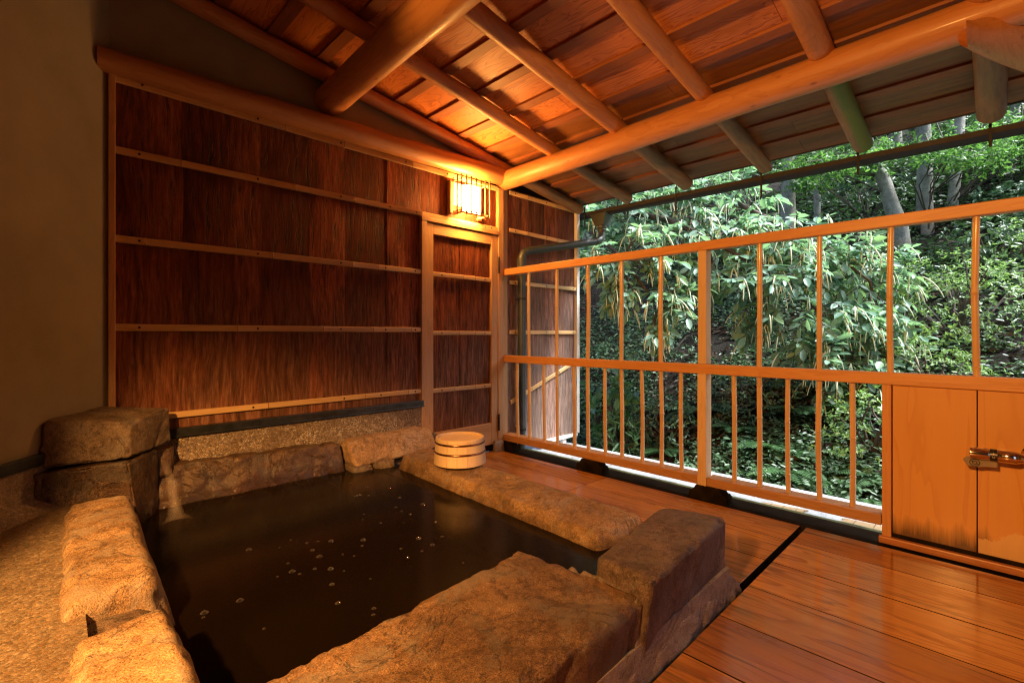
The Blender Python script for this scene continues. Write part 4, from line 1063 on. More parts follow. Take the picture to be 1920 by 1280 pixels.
# bubbles
s = NT('bubble_film')
tr = s.n('BsdfTransparent'); gl = s.n('BsdfGlossy', {'Roughness': 0.03})
fr = s.n('Fresnel', {'IOR': 1.6}); a0 = s.n('MixShader', {0: s.math('MULTIPLY', fr, 3.0, True)})
dfb = s.n('BsdfDiffuse', {'Color': (0.85, 0.82, 0.78, 1)}); lwb = s.n('LayerWeight', {'Blend': 0.25})
a = s.n('MixShader', {0: s.math('MULTIPLY', lwb.outputs['Facing'], 0.13, True)})  # white rim mixed into the film imitates ring highlights
s.t.links.new(tr.outputs[0], a0.inputs[1]); s.t.links.new(gl.outputs[0], a0.inputs[2])
s.t.links.new(a0.outputs[0], a.inputs[1]); s.t.links.new(dfb.outputs[0], a.inputs[2]); s.t.links.new(a.outputs[0], s.out.inputs[0])
BUB = [(-1.403,-0.602),(-1.393,-0.819),(-1.399,-0.874),(-1.523,-0.925),(-1.527,-0.797),(-1.557,-0.846),(-1.393,-0.929),(-1.348,-0.485),(-1.428,-0.567),(-1.646,-1.021),(-1.672,-1.063),(-1.766,-0.921),(-1.731,-0.95),(-1.81,-1.038),(-1.748,-1.078),(-1.855,-1.11),(-1.796,-1.187),(-1.857,-1.238),(-1.587,-1.175),(-1.548,-1.242),(-1.498,-1.148),(-1.494,-1.227),(-1.607,-1.249),(-1.43,-1.196),(-1.365,-1.066),(-1.762,-1.289),(-1.46,-0.988),(-1.446,-0.57),(-1.281,-0.574),(-1.29,-0.868),(-1.318,-0.726),(-1.374,-0.367),(-1.901,-1.111),(-1.799,-0.906),(-1.881,-0.879),(-1.83,-0.84),(-1.901,-1.015),(-1.911,-1.078),(-1.807,-0.975),(-1.819,-1.145),(-2.158,-1.142),(-2.165,-1.165),(-2.069,-1.326),(-1.847,-1.463),(-1.831,-1.437),(-1.502,-1.405),(-1.955,-1.08),(-1.959,-0.82),(-1.888,-1.345),(-1.727,-1.115),(-2.074,-1.143)]
rnd = random.Random(77)
b0 = MB().lathe([(0.0078 * math.cos(t), 0.0052 * math.sin(t)) for t in np.linspace(0, math.pi / 2 - .02, 7)], (0, 0, 0), 16)
b0.lathe([(0.0105, -0.0006), (0.0092, 0.0006), (0.0078, 0.0001)], (0, 0, 0), 16)
bo = None
for i, (x, y) in enumerate(BUB):
    if bo is None:
        o = bo = b0.build('bubble', s.m, None, 0, True)
    else:
        o = bo.copy(); COL.objects.link(o)
    o.location = (x, y, 0.1205)
    k = rnd.choice([0.4, 0.5, 0.6, 0.75, 0.95]); o.scale = (k, k, k)
    tag(o, 'tiny clear bubble floating on the dark bath water', 'bubble', 'bubbles floating on the bath water')

# ------------------------------------------------------------------ bucket, upside down on the rim
BX, BY, BZ = -0.950, -0.695, 0.209
bk = thing('wooden_bucket', (BX, BY, BZ), 'pale round wooden bath bucket with two copper hoops, turned over on the rim stone', 'bucket')
mb = MB(); nst = 16; H = 0.128
rb, rt = 0.131, 0.122
for k in range(nst):
    a0, a1 = 2 * math.pi * (k + .012) / nst, 2 * math.pi * (k + .988) / nst
    aa = np.linspace(a0, a1, 5)
    vs = []
    for rr_, z in ((rb, 0.0), (rt, H - .003), (rt - .003, H), (rt - .010, H), (rt - .0125, H - .003), (rt - .013, H - .03), (rb - .013, 0.0)):
        vs += [(BX + rr_ * math.cos(a), BY + rr_ * math.sin(a), BZ + z) for a in aa]
    fs = []
    for i in range(6):
        for j in range(4): fs.append((i * 5 + j, i * 5 + j + 1, (i + 1) * 5 + j + 1, (i + 1) * 5 + j))
    for j in range(4): fs.append((30 + j, 30 + j + 1, j + 1, j))
    fs += [tuple(i * 5 for i in range(7)), tuple(i * 5 + 4 for i in range(6, -1, -1))]
    mb.add(vs, fs)
mb.build('staves', M_BUCKET, bk, 0, 0.6)
mb = MB(); mb.lathe([(0.0, BZ + H - .012), (rt - .0126, BZ + H - .012), (rt - .0126, BZ + H - .026), (0.0, BZ + H - .026)], (BX, BY, 0), 40)
mb.build('bottom_board', M_BUCKET_X, bk, 0, 0.6)
for z, hh in ((0.104, 0.0085), (0.058, 0.0085)):
    rr_ = rb + (rt - rb) * z / H
    mb = MB(); mb.lathe([(rr_ + .0002, BZ + z - hh / 2 - .001), (rr_ + .0022, BZ + z - hh / 2 + .0008), (rr_ + .0026, BZ + z), (rr_ + .0016, BZ + z + hh / 2 - .0008), (rr_ - .0004, BZ + z + hh / 2 + .001)], (BX, BY, 0), 64)
    mb.build('hoop', M_HOOP, bk, 0, True)

# ------------------------------------------------------------------ hillside
def hill_z(x, y):
    d = max(0.0, x - 1.0)
    z = -0.42 + 0.60 * d + 0.10 * max(0.0, y - 0.5) * min(1, d / 3)
    z += 0.10 * noise.noise(Vector((x * 1.1, y * 1.1, 0.0))) * min(1, d) + 0.035 * noise.noise(Vector((x * 4, y * 4, 3.0))) + 0.25 * noise.noise(Vector((x * .35, y * .35, 8))) * min(1, d / 4)
    return z
xs_ = np.concatenate([np.linspace(0.79, 5, 90), np.linspace(5.1, 40, 60)])
ys_ = np.concatenate([np.linspace(-30, -5, 30), np.linspace(-4.9, 5, 150), np.linspace(5.2, 40, 40)])
vs = [(x, y, hill_z(x, y)) for y in ys_ for x in xs_]
nx = len(xs_)
mb = MB(); mb.add(vs, [(j * nx + i, j * nx + i + 1, (j + 1) * nx + i + 1, (j + 1) * nx + i) for j in range(len(ys_) - 1) for i in range(nx - 1)])
s = NT('forest_soil')
v = s.coord()
a = s.noise(v, 3.0, 6, 0.65); b = s.noise(v, 30.0, 5, 0.7)
c = s.ramp(s.math('ADD', s.math('MULTIPLY', a, .5), s.math('MULTIPLY', b, .5)), [(0.35, (0.008, 0.006, 0.004)), (0.5, (0.014, 0.010, 0.006)), (0.62, (0.026, 0.018, 0.011)), (0.75, (0.05, 0.036, 0.022))])
s.P(color=c, rough=0.9, normal=s.bump(b, 0.8, 0.03), spec=0.2)
tag(mb.build('hillside', s.m, None, 0, True), kind='structure')
mb = MB(); mb.add([(-60, -80, -0.75), (120, -80, -0.75), (120, 80, -0.75), (-60, 80, -0.75)], [(0, 1, 2, 3)])
tag(mb.build('ground', s.m), kind='structure')

# ------------------------------------------------------------------ leaves
def unit(a): return a / np.maximum(np.linalg.norm(a, axis=1, keepdims=True), 1e-9)
def leaf_mesh(P, D, N, L, W, fold=0.18, droop=0.12, shape='oval'):
    n = len(P); D = unit(D); N = unit(N - D * (N * D).sum(1, keepdims=True)); B = np.cross(D, N)
    L = np.asarray(L).reshape(-1, 1) * np.ones((n, 1)); W = np.asarray(W).reshape(-1, 1) * np.ones((n, 1))
    def pt(t, wd): return P + D * L * t + B * W * wd + N * (abs(wd) * 2 * fold * W - droop * L * t * t)
    if shape == 'oval':
        pts = [pt(0, 0), pt(.35, .42), pt(.72, .40), pt(1, 0), pt(.72, -.40), pt(.35, -.42)]
        quads = [(0, 1, 2, 3), (0, 3, 4, 5)]
    else:
        pts = [pt(0, 0), pt(.5, .5), pt(1, 0), pt(.5, -.5)]
        quads = [(0, 1, 2), (0, 2, 3)]
    k = len(pts)
    V = np.stack(pts, 1).reshape(-1, 3)
    base = (np.arange(n) * k)[:, None]
    Fs = np.concatenate([base + np.array(q)[None, :] for q in quads], 1).reshape(-1, len(quads[0]))
    return V, Fs
def np_obj(name, VF, mats, parent=None, mis=None):
    off = 0; Vs, Fl, mi = [], [], []
    for i, (V, Fc) in enumerate(VF):
        Vs.append(V); Fl += (Fc + off).tolist(); mi += [mis[i] if mis else 0] * len(Fc); off += len(V)
    V = np.concatenate(Vs)
    o = Vector((0, 0, 0)); q = parent
    while q is not None: o += q.location; q = q.parent
    V = V - np.array(o)
    me = bpy.data.meshes.new(name); me.from_pydata(V.tolist(), [], Fl)
    for m in (mats if isinstance(mats, list) else [mats]): me.materials.append(m)
    if mis: me.polygons.foreach_set('material_index', mi)
    me.polygons.foreach_set('use_smooth', [True] * len(Fl))
    ob = bpy.data.objects.new(name, me); COL.objects.link(ob)
    if parent is not None: ob.parent = parent
    return ob

L_CHEST = m_leaf('pale_broad_leaf', (0.10, 0.21, 0.145), (0.23, 0.375, 0.285), 0.46, 0.42, (0.24, 0.40, 0.14))
L_CATKIN = simple('cream_catkin', (0.62, 0.67, 0.47), 0.8, 0, 0.2, 30)
L_AZ = m_leaf('azalea_leaf', (0.10, 0.20, 0.08), (0.24, 0.38, 0.15), 0.36, 0.35, (0.38, 0.50, 0.14))
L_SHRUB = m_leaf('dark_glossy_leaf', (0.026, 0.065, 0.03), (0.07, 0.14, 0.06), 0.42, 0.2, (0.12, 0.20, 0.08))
L_CANOPY = m_leaf('fresh_green_leaf', (0.055, 0.135, 0.04), (0.125, 0.255, 0.08), 0.46, 0.45, (0.20, 0.33, 0.09))
L_FERN = m_leaf('fern_leaf', (0.028, 0.085, 0.022), (0.055, 0.14, 0.04), 0.5, 0.35)
L_BROAD = m_leaf('broad_shade_leaf', (0.05, 0.13, 0.05), (0.11, 0.24, 0.09), 0.35, 0.4)
L_LITTER = m_leaf('fallen_leaf', (0.035, 0.02, 0.012), (0.10, 0.06, 0.036), 0.7, 0.1, (0.17, 0.115, 0.075))
M_TRUNK = m_stone('grey_forest_bark', [(0.11, 0.105, 0.085), (0.22, 0.21, 0.175), (0.32, 0.31, 0.26), (0.44, 0.43, 0.38)], 0.35, 0.85, 20.0)
M_TWIG = simple('brown_twig', (0.075, 0.055, 0.04), 0.8, 0, 0.4, 20.0)

def shell_leaves(rs, center, rad, n, L, W, clump=7, inner=0.5, up=0.6, shape='oval', lump=0.35, droop=0.12):
    """leaf rosettes spread through a lumpy ellipsoid, thicker towards its outside"""
    m = max(1, n // clump)
    u = unit(rs.normal(size=(m, 3)))
    r = (inner + (1 - inner) * rs.random(m) ** 0.6)
    lob = np.array([noise.noise(Vector(q * 2.3 + center)) + 0.5 * noise.noise(Vector(q * 5.1 + center)) for q in u])
    keep = rs.random(m) < 0.9 + lob
    q = center + u * rad * (r * (1 + lump * lob))[:, None]
    q, u = q[keep], u[keep]; m = len(q)
    P = np.repeat(q, clump, 0); U = np.repeat(u, clump, 0)
    ax = unit(U + np.array([0, 0, up]) + rs.normal(size=(m * clump, 3)) * 0.25)
    t = unit(np.cross(ax, rs.normal(size=(m * clump, 3))))
    D = unit(t + ax * rs.uniform(0.1, 0.8, (m * clump, 1)))
    N = unit(ax + rs.normal(size=ax.shape) * 0.35)
    sc = rs.uniform(0.65, 1.2, m * clump)
    return leaf_mesh(P + rs.normal(size=P.shape) * L * 0.25, D, N, L * sc, W * sc, droop=droop, shape=shape), q

def twigs(mb, rs, base, tips, r=0.006, every=1):
    base = Vector(base)
    for q in tips[::every]:
        q = Vector(q); mid = base.lerp(q, 0.55) + Vector(rs.normal(size=3) * 0.06 * (q - base).length)
        mb.tube([base, base.lerp(mid, .5), mid, mid.lerp(q, .5) + Vector(rs.normal(size=3) * .02), q], [r * 1.3, r * 1.1, r * .8, r * .55, r * .3], 5, False)

def shrub(name, pos, rad, n, L, W, m, label, cat='shrub', group=None, seed=0, clump=7, ntw=12, stem_h=None):
    rs = np.random.default_rng(seed)
    pos = Vector(pos)
    g = Vector((pos.x, pos.y, hill_z(pos.x, pos.y)))
    t = thing(name, g, label, cat, group)
    vf, q = shell_leaves(rs, np.array(pos), np.array(rad), n, L, W, clump)
    np_obj('foliage', [vf], m, t)
    mb = MB()
    idx = rs.choice(len(q), min(ntw, len(q)), replace=False)
    twigs(mb, rs, g + Vector((0, 0, -0.05)), q[idx], 0.011)
    mb.build('stems', M_TWIG, t)
    return t

# chestnut with hanging cream catkins
CHEST = [(1.31,0.13,1.91,0.22),(1.65,-0.07,2.06,0.30),(1.85,-0.41,2.09,0.30),(2.13,-0.68,1.98,0.25),(1.21,-0.06,1.54,0.20),(1.40,-0.39,1.60,0.30),(1.77,-0.61,1.72,0.30),(2.05,-0.89,1.76,0.30),(2.18,-1.16,1.74,0.28),(2.28,-1.39,1.68,0.25),(1.25,-0.24,1.27,0.18),(1.45,-0.57,1.14,0.20),(1.71,-0.69,1.36,0.20),(1.89,-1.01,1.35,0.25),(2.03,-1.29,1.38,0.30),(2.26,-1.52,1.43,0.30),(2.45,-1.71,1.47,0.25),(2.63,-1.88,1.38,0.20),(1.90,-1.16,1.02,0.15),(2.05,-1.45,1.01,0.28),(2.24,-1.64,0.97,0.28),(2.43,-1.82,1.06,0.25),(2.56,-1.95,0.79,0.20),(2.06,-1.60,0.66,0.20),(2.24,-1.78,0.66,0.22),(2.15,-1.69,0.38,0.12),(2.40,-1.93,0.53,0.15),(1.40,-0.52,0.91,0.10),(2.51,-0.49,2.50,0.30),(2.57,-0.84,2.22,0.28),(1.5,0.5,2.3,0.3),(2.0,0.3,2.5,0.35),(2.2,-0.2,2.75,0.35),(1.3,0.7,1.7,0.25)]
rs = np.random.default_rng(5)
tb = Vector((2.15, 1.45, hill_z(2.15, 1.45)))
ct = thing('chestnut_tree', tb, 'leaning tree with pale broad leaves and hanging cream catkins close behind the railing', 'tree')
mb = MB(); mb.tube([tb - Vector((0, 0, .1)), tb + Vector((.02, -.05, .8)), tb + Vector((-.02, -.12, 1.6)), tb + Vector((0.0, -.25, 2.3)), tb + Vector((0.05, -.4, 3.0))], [.11, .095, .085, .07, .05], 14, True, 0, 1, .12, 3)
mb.build('trunk', M_TRUNK, ct, 0, True)
mb = MB()
fork = tb + Vector((0.0, -.25, 2.3))
limbs = {0: [fork, (1.95, .6, 2.28), (1.75, .1, 2.12), (1.75, -.45, 1.92), (1.85, -.85, 1.66), (2.02, -1.2, 1.40), (2.15, -1.55, 1.05), (2.2, -1.7, .6)],
         1: [fork, (2.2, .6, 2.6), (2.3, 0, 2.6), (2.35, -.5, 2.35), (2.3, -1.0, 2.0), (2.35, -1.5, 1.65), (2.5, -1.85, 1.3), (2.5, -1.95, .8)],
         2: [fork, (1.7, .7, 2.1), (1.4, .2, 1.85), (1.32, -.2, 1.55), (1.42, -.5, 1.1)]}
for k, l in limbs.items():
    mb.tube([Vector(p) for p in l], list(np.linspace(.040, .008, len(l))), 9, False, 0, 1, .1, k)
P, D, N, LL, WW = [], [], [], [], []
cat = MB()
allp = [Vector(p) for l in limbs.values() for p in l]
for (cx_, cy_, cz_, r_) in CHEST:
    c0 = np.array([cx_, cy_, cz_])
    nt = int(12 + 85 * r_)
    src = min(allp, key=lambda p: (p - Vector(c0)).length)
    for _ in range(nt):
        o = c0 + unit(rs.normal(size=(1, 3)))[0] * r_ * rs.random() ** 0.5 * np.array([1, 1, .8])
        d = unit((o - np.array(src) + rs.normal(size=3) * .12 + np.array([-.15, -.1, -.05]))[None])[0]
        ln_ = rs.uniform(.10, .2)
        if rs.random() < .5: mb.tube([src.lerp(Vector(o), .35) + Vector(rs.normal(size=3) * .015), Vector(o), Vector(o + d * ln_ * .6 + [0, 0, -.01]), Vector(o + d * ln_ + [0, 0, -.03])], [.005, .004, .003, .0015], 5, False)
        side = unit(np.cross(d, [0, 0, 1.])[None])[0]
        k = rs.integers(5, 9)
        for j in range(k):
            t = (j + .6) / k
            sg = 1 if j % 2 else -1
            P.append(o + d * ln_ * t + [0, 0, -.03 * t * t])
            dd = d * rs.uniform(.3, .7) + side * sg * rs.uniform(.5, 1.0) + np.array([0, 0, rs.uniform(-.55, .1)])
            if j == k - 1: dd = d + np.array([0, 0, -.4])
            D.append(dd); N.append(np.array([-.12, -.12, 1]) + rs.normal(size=3) * .5)
            l_ = rs.uniform(.055, .125); LL.append(l_); WW.append(l_ * rs.uniform(.42, .56))
        for _c in range(rs.choice([0, 0, 0, 1, 2, 3])):
            b = Vector(o + d * ln_ * rs.uniform(.6, 1)); l_ = rs.uniform(.10, .20); h = Vector((d[0] * .4 + rs.normal() * .3, d[1] * .4 + rs.normal() * .3, 0))
            pts = [b + h * l_ * t * (1 - .25 * t) + Vector((0, 0, -l_ * (.55 * t + .4 * t * t))) for t in np.linspace(0, 1, 6)]
            cat.tube(pts, [.002, .0050, .0056, .0052, .0042, .002], 5, False, 0, 1, .25, rs.random() * 9)
mb.build('branches', M_TWIG, ct, 0, True)
np_obj('crown', [leaf_mesh(np.array(P), np.array(D), np.array(N), np.array(LL), np.array(WW), .14, .16)], L_CHEST, ct)
cat.build('catkins', L_CATKIN, ct, 0, True)

# azaleas and shrubs
shrub('azalea_bush', (3.15, -2.35, 1.05), (0.75, 0.62, 0.48), 5200, .036, .014, L_AZ, 'rounded azalea bush with yellow green tips at the right, above the board partition', 'shrub', None, 1, 6, 60)
shrub('azalea_bush', (2.95, -1.62, 1.15), (0.5, 0.38, 0.36), 2200, .034, .013, L_AZ, 'small bright azalea bush behind the last hanging chestnut twigs', 'shrub', None, 2, 6, 34)
shrub('azalea_bush', (4.05, -2.85, 1.35), (0.85, 0.6, 0.6), 4500, .040, .015, L_AZ, 'far azalea bush at the right edge of the picture below the grey trunks', 'shrub', None, 3, 6, 45)
shrub('azalea_bush', (2.32, -2.25, 0.52), (0.42, 0.42, 0.30), 2600, .032, .012, L_AZ, 'low azalea bush just over the middle rail at the right', 'shrub', None, 4, 6, 30)
shrub('low_shrub', (1.72, -1.98, 0.12), (0.34, 0.36, 0.36), 2200, .034, .014, L_AZ, 'small leaved shrub right beside the board partition under the middle rail', 'shrub', None, 5, 6, 26)
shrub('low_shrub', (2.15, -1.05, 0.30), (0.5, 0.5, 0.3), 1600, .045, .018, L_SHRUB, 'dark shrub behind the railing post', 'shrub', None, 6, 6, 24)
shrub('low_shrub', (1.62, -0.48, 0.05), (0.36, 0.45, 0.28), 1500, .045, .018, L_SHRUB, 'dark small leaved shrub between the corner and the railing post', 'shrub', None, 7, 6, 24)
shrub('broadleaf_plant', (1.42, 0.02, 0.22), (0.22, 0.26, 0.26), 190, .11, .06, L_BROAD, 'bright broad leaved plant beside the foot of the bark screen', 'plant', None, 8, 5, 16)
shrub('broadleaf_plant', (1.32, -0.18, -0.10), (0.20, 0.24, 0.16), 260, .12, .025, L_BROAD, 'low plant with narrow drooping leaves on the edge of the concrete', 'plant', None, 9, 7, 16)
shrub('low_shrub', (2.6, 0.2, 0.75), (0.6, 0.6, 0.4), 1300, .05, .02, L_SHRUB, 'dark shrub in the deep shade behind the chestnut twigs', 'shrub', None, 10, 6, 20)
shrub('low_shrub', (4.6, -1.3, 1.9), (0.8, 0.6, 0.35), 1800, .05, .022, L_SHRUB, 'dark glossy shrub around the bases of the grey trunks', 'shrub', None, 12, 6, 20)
shrub('low_shrub', (5.2, -2.9, 2.15), (0.9, 0.7, 0.4), 1800, .06, .026, L_SHRUB, 'dark glossy shrub right of the trunks at the picture edge', 'shrub', None, 13, 6, 20)

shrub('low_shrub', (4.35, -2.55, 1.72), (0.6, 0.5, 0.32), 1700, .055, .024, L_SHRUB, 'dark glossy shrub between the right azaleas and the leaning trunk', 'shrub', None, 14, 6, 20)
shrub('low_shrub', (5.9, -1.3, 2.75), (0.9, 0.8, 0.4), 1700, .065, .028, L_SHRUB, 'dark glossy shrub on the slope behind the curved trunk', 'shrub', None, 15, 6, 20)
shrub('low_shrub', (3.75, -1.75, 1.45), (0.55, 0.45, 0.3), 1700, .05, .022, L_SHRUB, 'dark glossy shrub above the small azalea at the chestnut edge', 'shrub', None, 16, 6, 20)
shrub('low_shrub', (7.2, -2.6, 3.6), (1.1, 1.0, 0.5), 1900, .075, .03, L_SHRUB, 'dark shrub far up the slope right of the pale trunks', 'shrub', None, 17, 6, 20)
# forest trees: trunk with its own crown above
def tree(name, path, radii, crown, m, label, seed, n=2600, L=.075, W=.032, nb=14, flat=0.45):
    rs = np.random.default_rng(seed)
    base = Vector(path[0]); base.z = hill_z(base.x, base.y)
    t = thing(name, base, label, 'tree', None)
    mb = MB(); pts = [base - Vector((0, 0, .15))] + [Vector(p) for p in path[1:]]
    fine, fr_ = [], []
    for i in range(len(pts) - 1):
        for k in range(4):
            a = k / 4; fine.append(pts[i].lerp(pts[i + 1], a) + Vector((noise.noise(Vector((seed, i + a, 1))), noise.noise(Vector((seed, i + a, 7))), 0)) * .02); fr_.append(radii[i] + (radii[i + 1] - radii[i]) * a)
    fine.append(pts[-1]); fr_.append(radii[-1])
    mb.tube(fine, fr_, 12, True, 0, 1, .14, seed)
    mb.build('trunk', M_TRUNK, t, 0, True)
    vfs, mb = [], MB()
    for (c, r_) in crown:
        c = np.array(c)
        # sprays: flat tiers of leaves at the ends of limbs
        for _ in range(nb):
            q = c + unit(rs.normal(size=(1, 3)))[0] * r_ * rs.random() ** .45 * np.array([1, 1, flat])
            vf, qq = shell_leaves(rs, q, np.array([.42, .42, .10]) * rs.uniform(.6, 1.3) * (r_ ** .5), max(30, n // (len(crown) * nb)), L, W, 6, .15, 1.0, 'oval', .5)
            vfs.append(vf)
            src = sorted(fine[len(fine) // 3:], key=lambda p: (p - Vector(q)).length)[rs.integers(0, 7)]
            mid = src.lerp(Vector(q), .5) + Vector((0, 0, .06)) + Vector(rs.normal(size=3) * .05)
            mb.tube([src, src.lerp(mid, .5), mid, Vector(q)], [.010, .008, .006, .003], 6, False)
    mb.build('branches', M_TWIG, t, 0, True)
    np_obj('crown', vfs, m, t)
    return t
tree('forest_tree', [(4.40, -.70, 0), (4.43, -.70, 2.2), (4.54, -.67, 3.2), (4.6, -.6, 5.2), (4.7, -.4, 7)], [.10, .085, .075, .06, .04], [((4.5, -.5, 6.6), 1.6), ((5.2, -.2, 3.9), 0.9)], L_CANOPY, 'mossy grey forest tree with a broad trunk behind the chestnut leaves', 1, 5200)
tree('forest_tree', [(5.64, -.76, 0), (5.62, -.75, 2.5), (5.6, -.74, 3.2), (5.6, -.7, 5.5), (5.5, -.7, 7.5)], [.05, .045, .042, .035, .02], [((5.6, -.8, 7.2), 1.5)], L_CANOPY, 'thin pale forest trunk between the mossy trunk and the curved one', 2, 3500)
tree('forest_tree', [(4.78, -1.92, 0), (4.72, -1.84, 1.76), (4.68, -1.79, 2.14), (4.57, -1.68, 2.6), (4.44, -1.56, 2.95), (4.3, -1.4, 4.2), (4.3, -1.3, 6)], [.10, .085, .08, .07, .055, .045, .03], [((4.35, -1.3, 2.98), 0.62), ((4.0, -1.15, 2.72), 0.45), ((4.2, -1.2, 6.2), 1.4)], L_CANOPY, 'curved grey trunk leaning left with bright green sprays across it', 3, 5200, .06, .026)
tree('forest_tree', [(5.32, -1.92, 0), (5.36, -1.91, 1.75), (5.51, -1.92, 2.9), (5.7, -1.9, 5), (5.8, -1.9, 7.5)], [.055, .05, .045, .04, .02], [((5.7, -2.0, 7.2), 1.5)], L_CANOPY, 'left slim trunk of the close group of pale grey trunks', 4, 3500)
tree('forest_tree', [(5.18, -2.02, 0), (5.19, -2.02, 1.75), (5.31, -1.99, 2.8), (5.4, -1.9, 5), (5.5, -1.8, 7)], [.085, .07, .062, .05, .03], [((5.3, -2.1, 6.8), 1.5), ((4.75, -2.45, 2.86), 0.55)], L_CANOPY, 'thicker middle trunk of the close group of pale grey trunks', 5, 4200, .06, .026)
tree('forest_tree', [(5.36, -2.08, 0), (5.43, -2.12, 1.81), (5.66, -2.2, 2.36), (5.84, -2.24, 2.9), (6.2, -2.3, 5), (6.4, -2.3, 7.5)], [.08, .07, .062, .055, .045, .03], [((6.2, -2.5, 7.2), 1.6), ((5.5, -2.75, 3.05), 0.7)], L_CANOPY, 'pale trunk leaning to the right at the edge of the trunk group', 6, 5000, .065, .028)
tree('forest_tree', [(6.1, -2.65, 0), (6.13, -2.67, 2.4), (6.49, -2.75, 3.2), (6.6, -2.8, 5), (6.7, -2.8, 7.5)], [.055, .05, .045, .04, .02], [((6.6, -2.9, 6.5), 1.7), ((6.2, -3.0, 3.3), 0.8)], L_CANOPY, 'slim dark trunk at the far right edge under the gutter', 7, 5200)
tree('forest_tree', [(6.9, 1.2, 0), (6.9, 1.2, 3.8), (7, 1.2, 6), (7, 1.2, 8.5)], [.1, .09, .07, .04], [((6.6, 1.0, 5.0), 1.6), ((6.2, .2, 4.1), 1.1)], L_SHRUB, 'dark leaved tree high on the slope above the chestnut', 8, 5200)
tree('forest_tree', [(8.6, -1.3, 0), (8.6, -1.3, 4.5), (8.6, -1.3, 7), (8.6, -1.3, 9)], [.1, .09, .07, .04], [((8.0, -1.6, 4.9), 1.5), ((7.4, -.8, 4.3), 1.0)], L_SHRUB, 'dark leaved tree far up the slope behind the grey trunks', 9, 5200)
tree('forest_tree', [(4.6, 2.6, 0), (4.6, 2.6, 3), (4.6, 2.6, 5), (4.5, 2.6, 7)], [.1, .09, .07, .04], [((3.9, 1.6, 4.6), 1.3), ((3.6, 2.2, 3.6), 0.9)], L_SHRUB, 'dark leaved tree behind the end of the bark screen', 10, 4200)

# ferns
fp = None
FERN = [(1.64, -1.33), (1.42, -1.81), (1.33, -2.0), (2.05, -1.45), (1.77, -1.03), (1.41, -.54), (2.09, -1.77), (1.5, -2.03), (1.43, -1.54), (1.68, -1.65), (1.25, -1.1), (1.3, -.85), (1.9, -.6), (1.22, -1.62), (1.3, -2.25), (2.3, -1.3)]
rs = np.random.default_rng(21)
def make_fern():
    t = thing('fern', (0, 0, 0), 'x', 'fern', 'ferns on the slope below the railing')
    Pp, Dd, Nn, Ll, Ww = [], [], [], [], []
    st_ = MB()
    for k in range(9):
        a = 2 * math.pi * k / 9 + rs.uniform(-.25, .25); ln_ = rs.uniform(.26, .38); el = rs.uniform(.5, 1.0)
        h = np.array([math.cos(a), math.sin(a), 0])
        cur = lambda q: h * ln_ * q * math.cos(el * (1 - q * .9)) + np.array([0, 0, ln_ * (math.sin(el) * q - .62 * q * q)])
        st_.tube([Vector(cur(q)) for q in np.linspace(0, 1, 7)], [.0028, .0025, .002, .0018, .0015, .001, .0006], 4, False)
        for j in range(16):
            q = .14 + .86 * j / 16
            p = cur(q); d = unit((cur(q + .03) - cur(q - .03))[None])[0]
            sd = unit(np.cross(d, [0, 0, 1.])[None])[0]
            up = np.cross(sd, d)
            for sg in (-1, 1):
                Pp.append(p); Dd.append(sd * sg + d * .35 - np.array([0, 0, .12])); Nn.append(up); l_ = .085 * math.sin(math.pi * min(1, .12 + q * .86)) ** .8 + .008; Ll.append(l_); Ww.append(.016)
    st_.build('stalks', L_FERN, t)
    np_obj('fronds', [leaf_mesh(np.array(Pp), np.array(Dd), np.array(Nn), np.array(Ll), np.array(Ww), .05, .1)], L_FERN, t)
    return t
FL = ['fern nearest the railing post on its right', 'fern in the gap left of the two balusters by the partition', 'fern lowest at the partition end, over the concrete edge', 'fern higher on the slope, right of the post', 'fern behind the railing post', 'fern left of the post, second gap from it', 'fern highest on the slope near the partition', 'fern touching the partition stile', 'fern midway between post and partition, low', 'fern midway between post and partition, upper', 'fern just left of the railing post near the concrete', 'fern in the middle of the left railing bay', 'fern up the slope in the left railing bay', 'small fern at the concrete edge right of the post', 'fern hidden mostly behind the partition end', 'fern up the slope in dark shade above the post ferns']
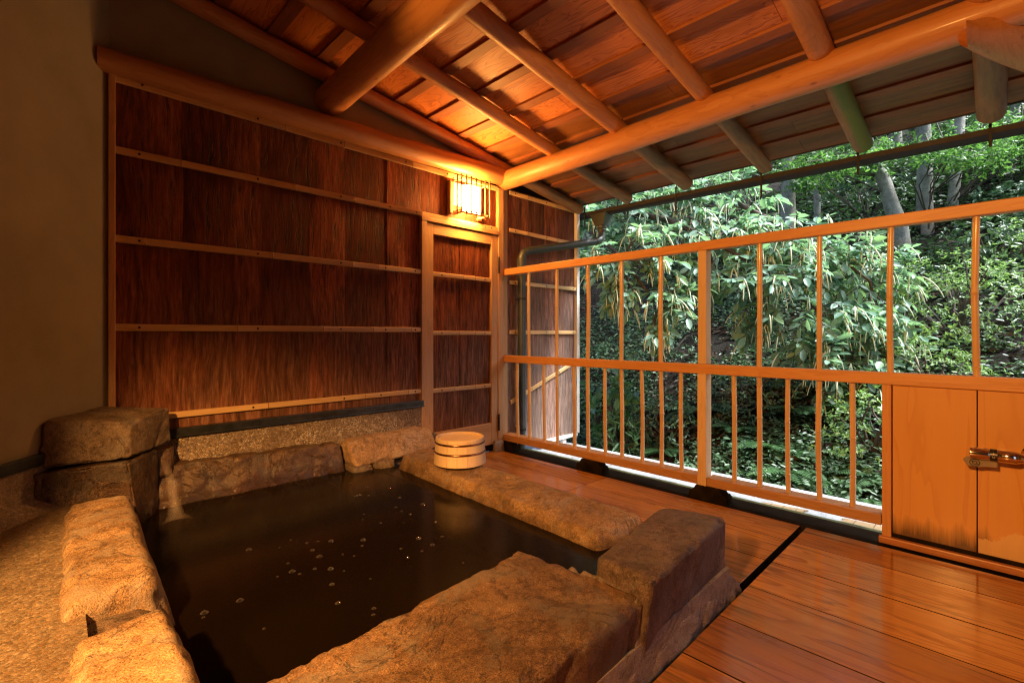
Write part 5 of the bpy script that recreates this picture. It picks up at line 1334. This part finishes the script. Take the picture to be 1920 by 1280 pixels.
for i, (x, y) in enumerate(FERN):
    if fp is None: fp = o = make_fern()
    else:
        o = fp.copy(); COL.objects.link(o)
        for ch in list(fp.children):
            c_ = ch.copy(); COL.objects.link(c_); c_.parent = o
    k = rs.uniform(.75, 1.25)
    o.location = (x, y, hill_z(x, y) - .01); o.rotation_euler = (0, 0, rs.uniform(0, 6)); o.scale = (k, k, k)
    o['label'] = FL[i]

# ground cover and litter: nobody could count them
rs = np.random.default_rng(31)
def scatter(n, xmax=13.0):
    x = 1.05 + (xmax - 1.05) * rs.random(n) ** 1.7
    y0 = -2.9 - .12 * (x + 2.5); y1 = -1.8 + .80 * (x + 2.469)
    y = y0 + (y1 - y0) * rs.random(n)
    z = np.array([hill_z(a, b) for a, b in zip(x, y)])
    return np.stack([x, y, z], 1)
# low plants in patches
C0 = scatter(14500)
den = np.array([noise.noise(Vector((p[0] * .9, p[1] * .9, 2.0))) + .6 * noise.noise(Vector((p[0] * 2.3, p[1] * 2.3, 5.0))) for p in C0])
C0 = C0[den > -.32]
k = 9
P = np.repeat(C0, k, 0); hgt = np.repeat(.04 + .16 * rs.random(len(C0)), k)
P = P + np.stack([rs.normal(size=len(P)) * .06, rs.normal(size=len(P)) * .06, hgt * rs.random(len(P))], 1)
ang = rs.random(len(P)) * 6.28
D = np.stack([np.cos(ang), np.sin(ang), rs.uniform(-.3, .6, len(P))], 1)
N = np.stack([rs.normal(size=len(P)) * .35 - .3, rs.normal(size=len(P)) * .35, np.ones(len(P))], 1)
far = np.clip(P[:, 0] / 4, .8, 2.2)
l_ = rs.uniform(.03, .075, len(P)) * far
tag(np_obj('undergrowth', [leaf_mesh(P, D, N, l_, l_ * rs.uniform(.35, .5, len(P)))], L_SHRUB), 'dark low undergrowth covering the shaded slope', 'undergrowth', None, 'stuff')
P = scatter(9000, 8.0); P[:, 2] += .012
ang = rs.random(len(P)) * 6.28
D = np.stack([np.cos(ang), np.sin(ang), rs.uniform(-.2, .5, len(P))], 1); N = np.stack([rs.normal(size=len(P)) * .4 - .4, rs.normal(size=len(P)) * .4, np.ones(len(P))], 1)
l_ = rs.uniform(.04, .10, len(P))
tag(np_obj('leaf_litter', [leaf_mesh(P, D, N, l_, l_ * .45, .3, .3)], L_LITTER), 'brown fallen leaves lying on the slope', 'fallen leaves', None, 'stuff')
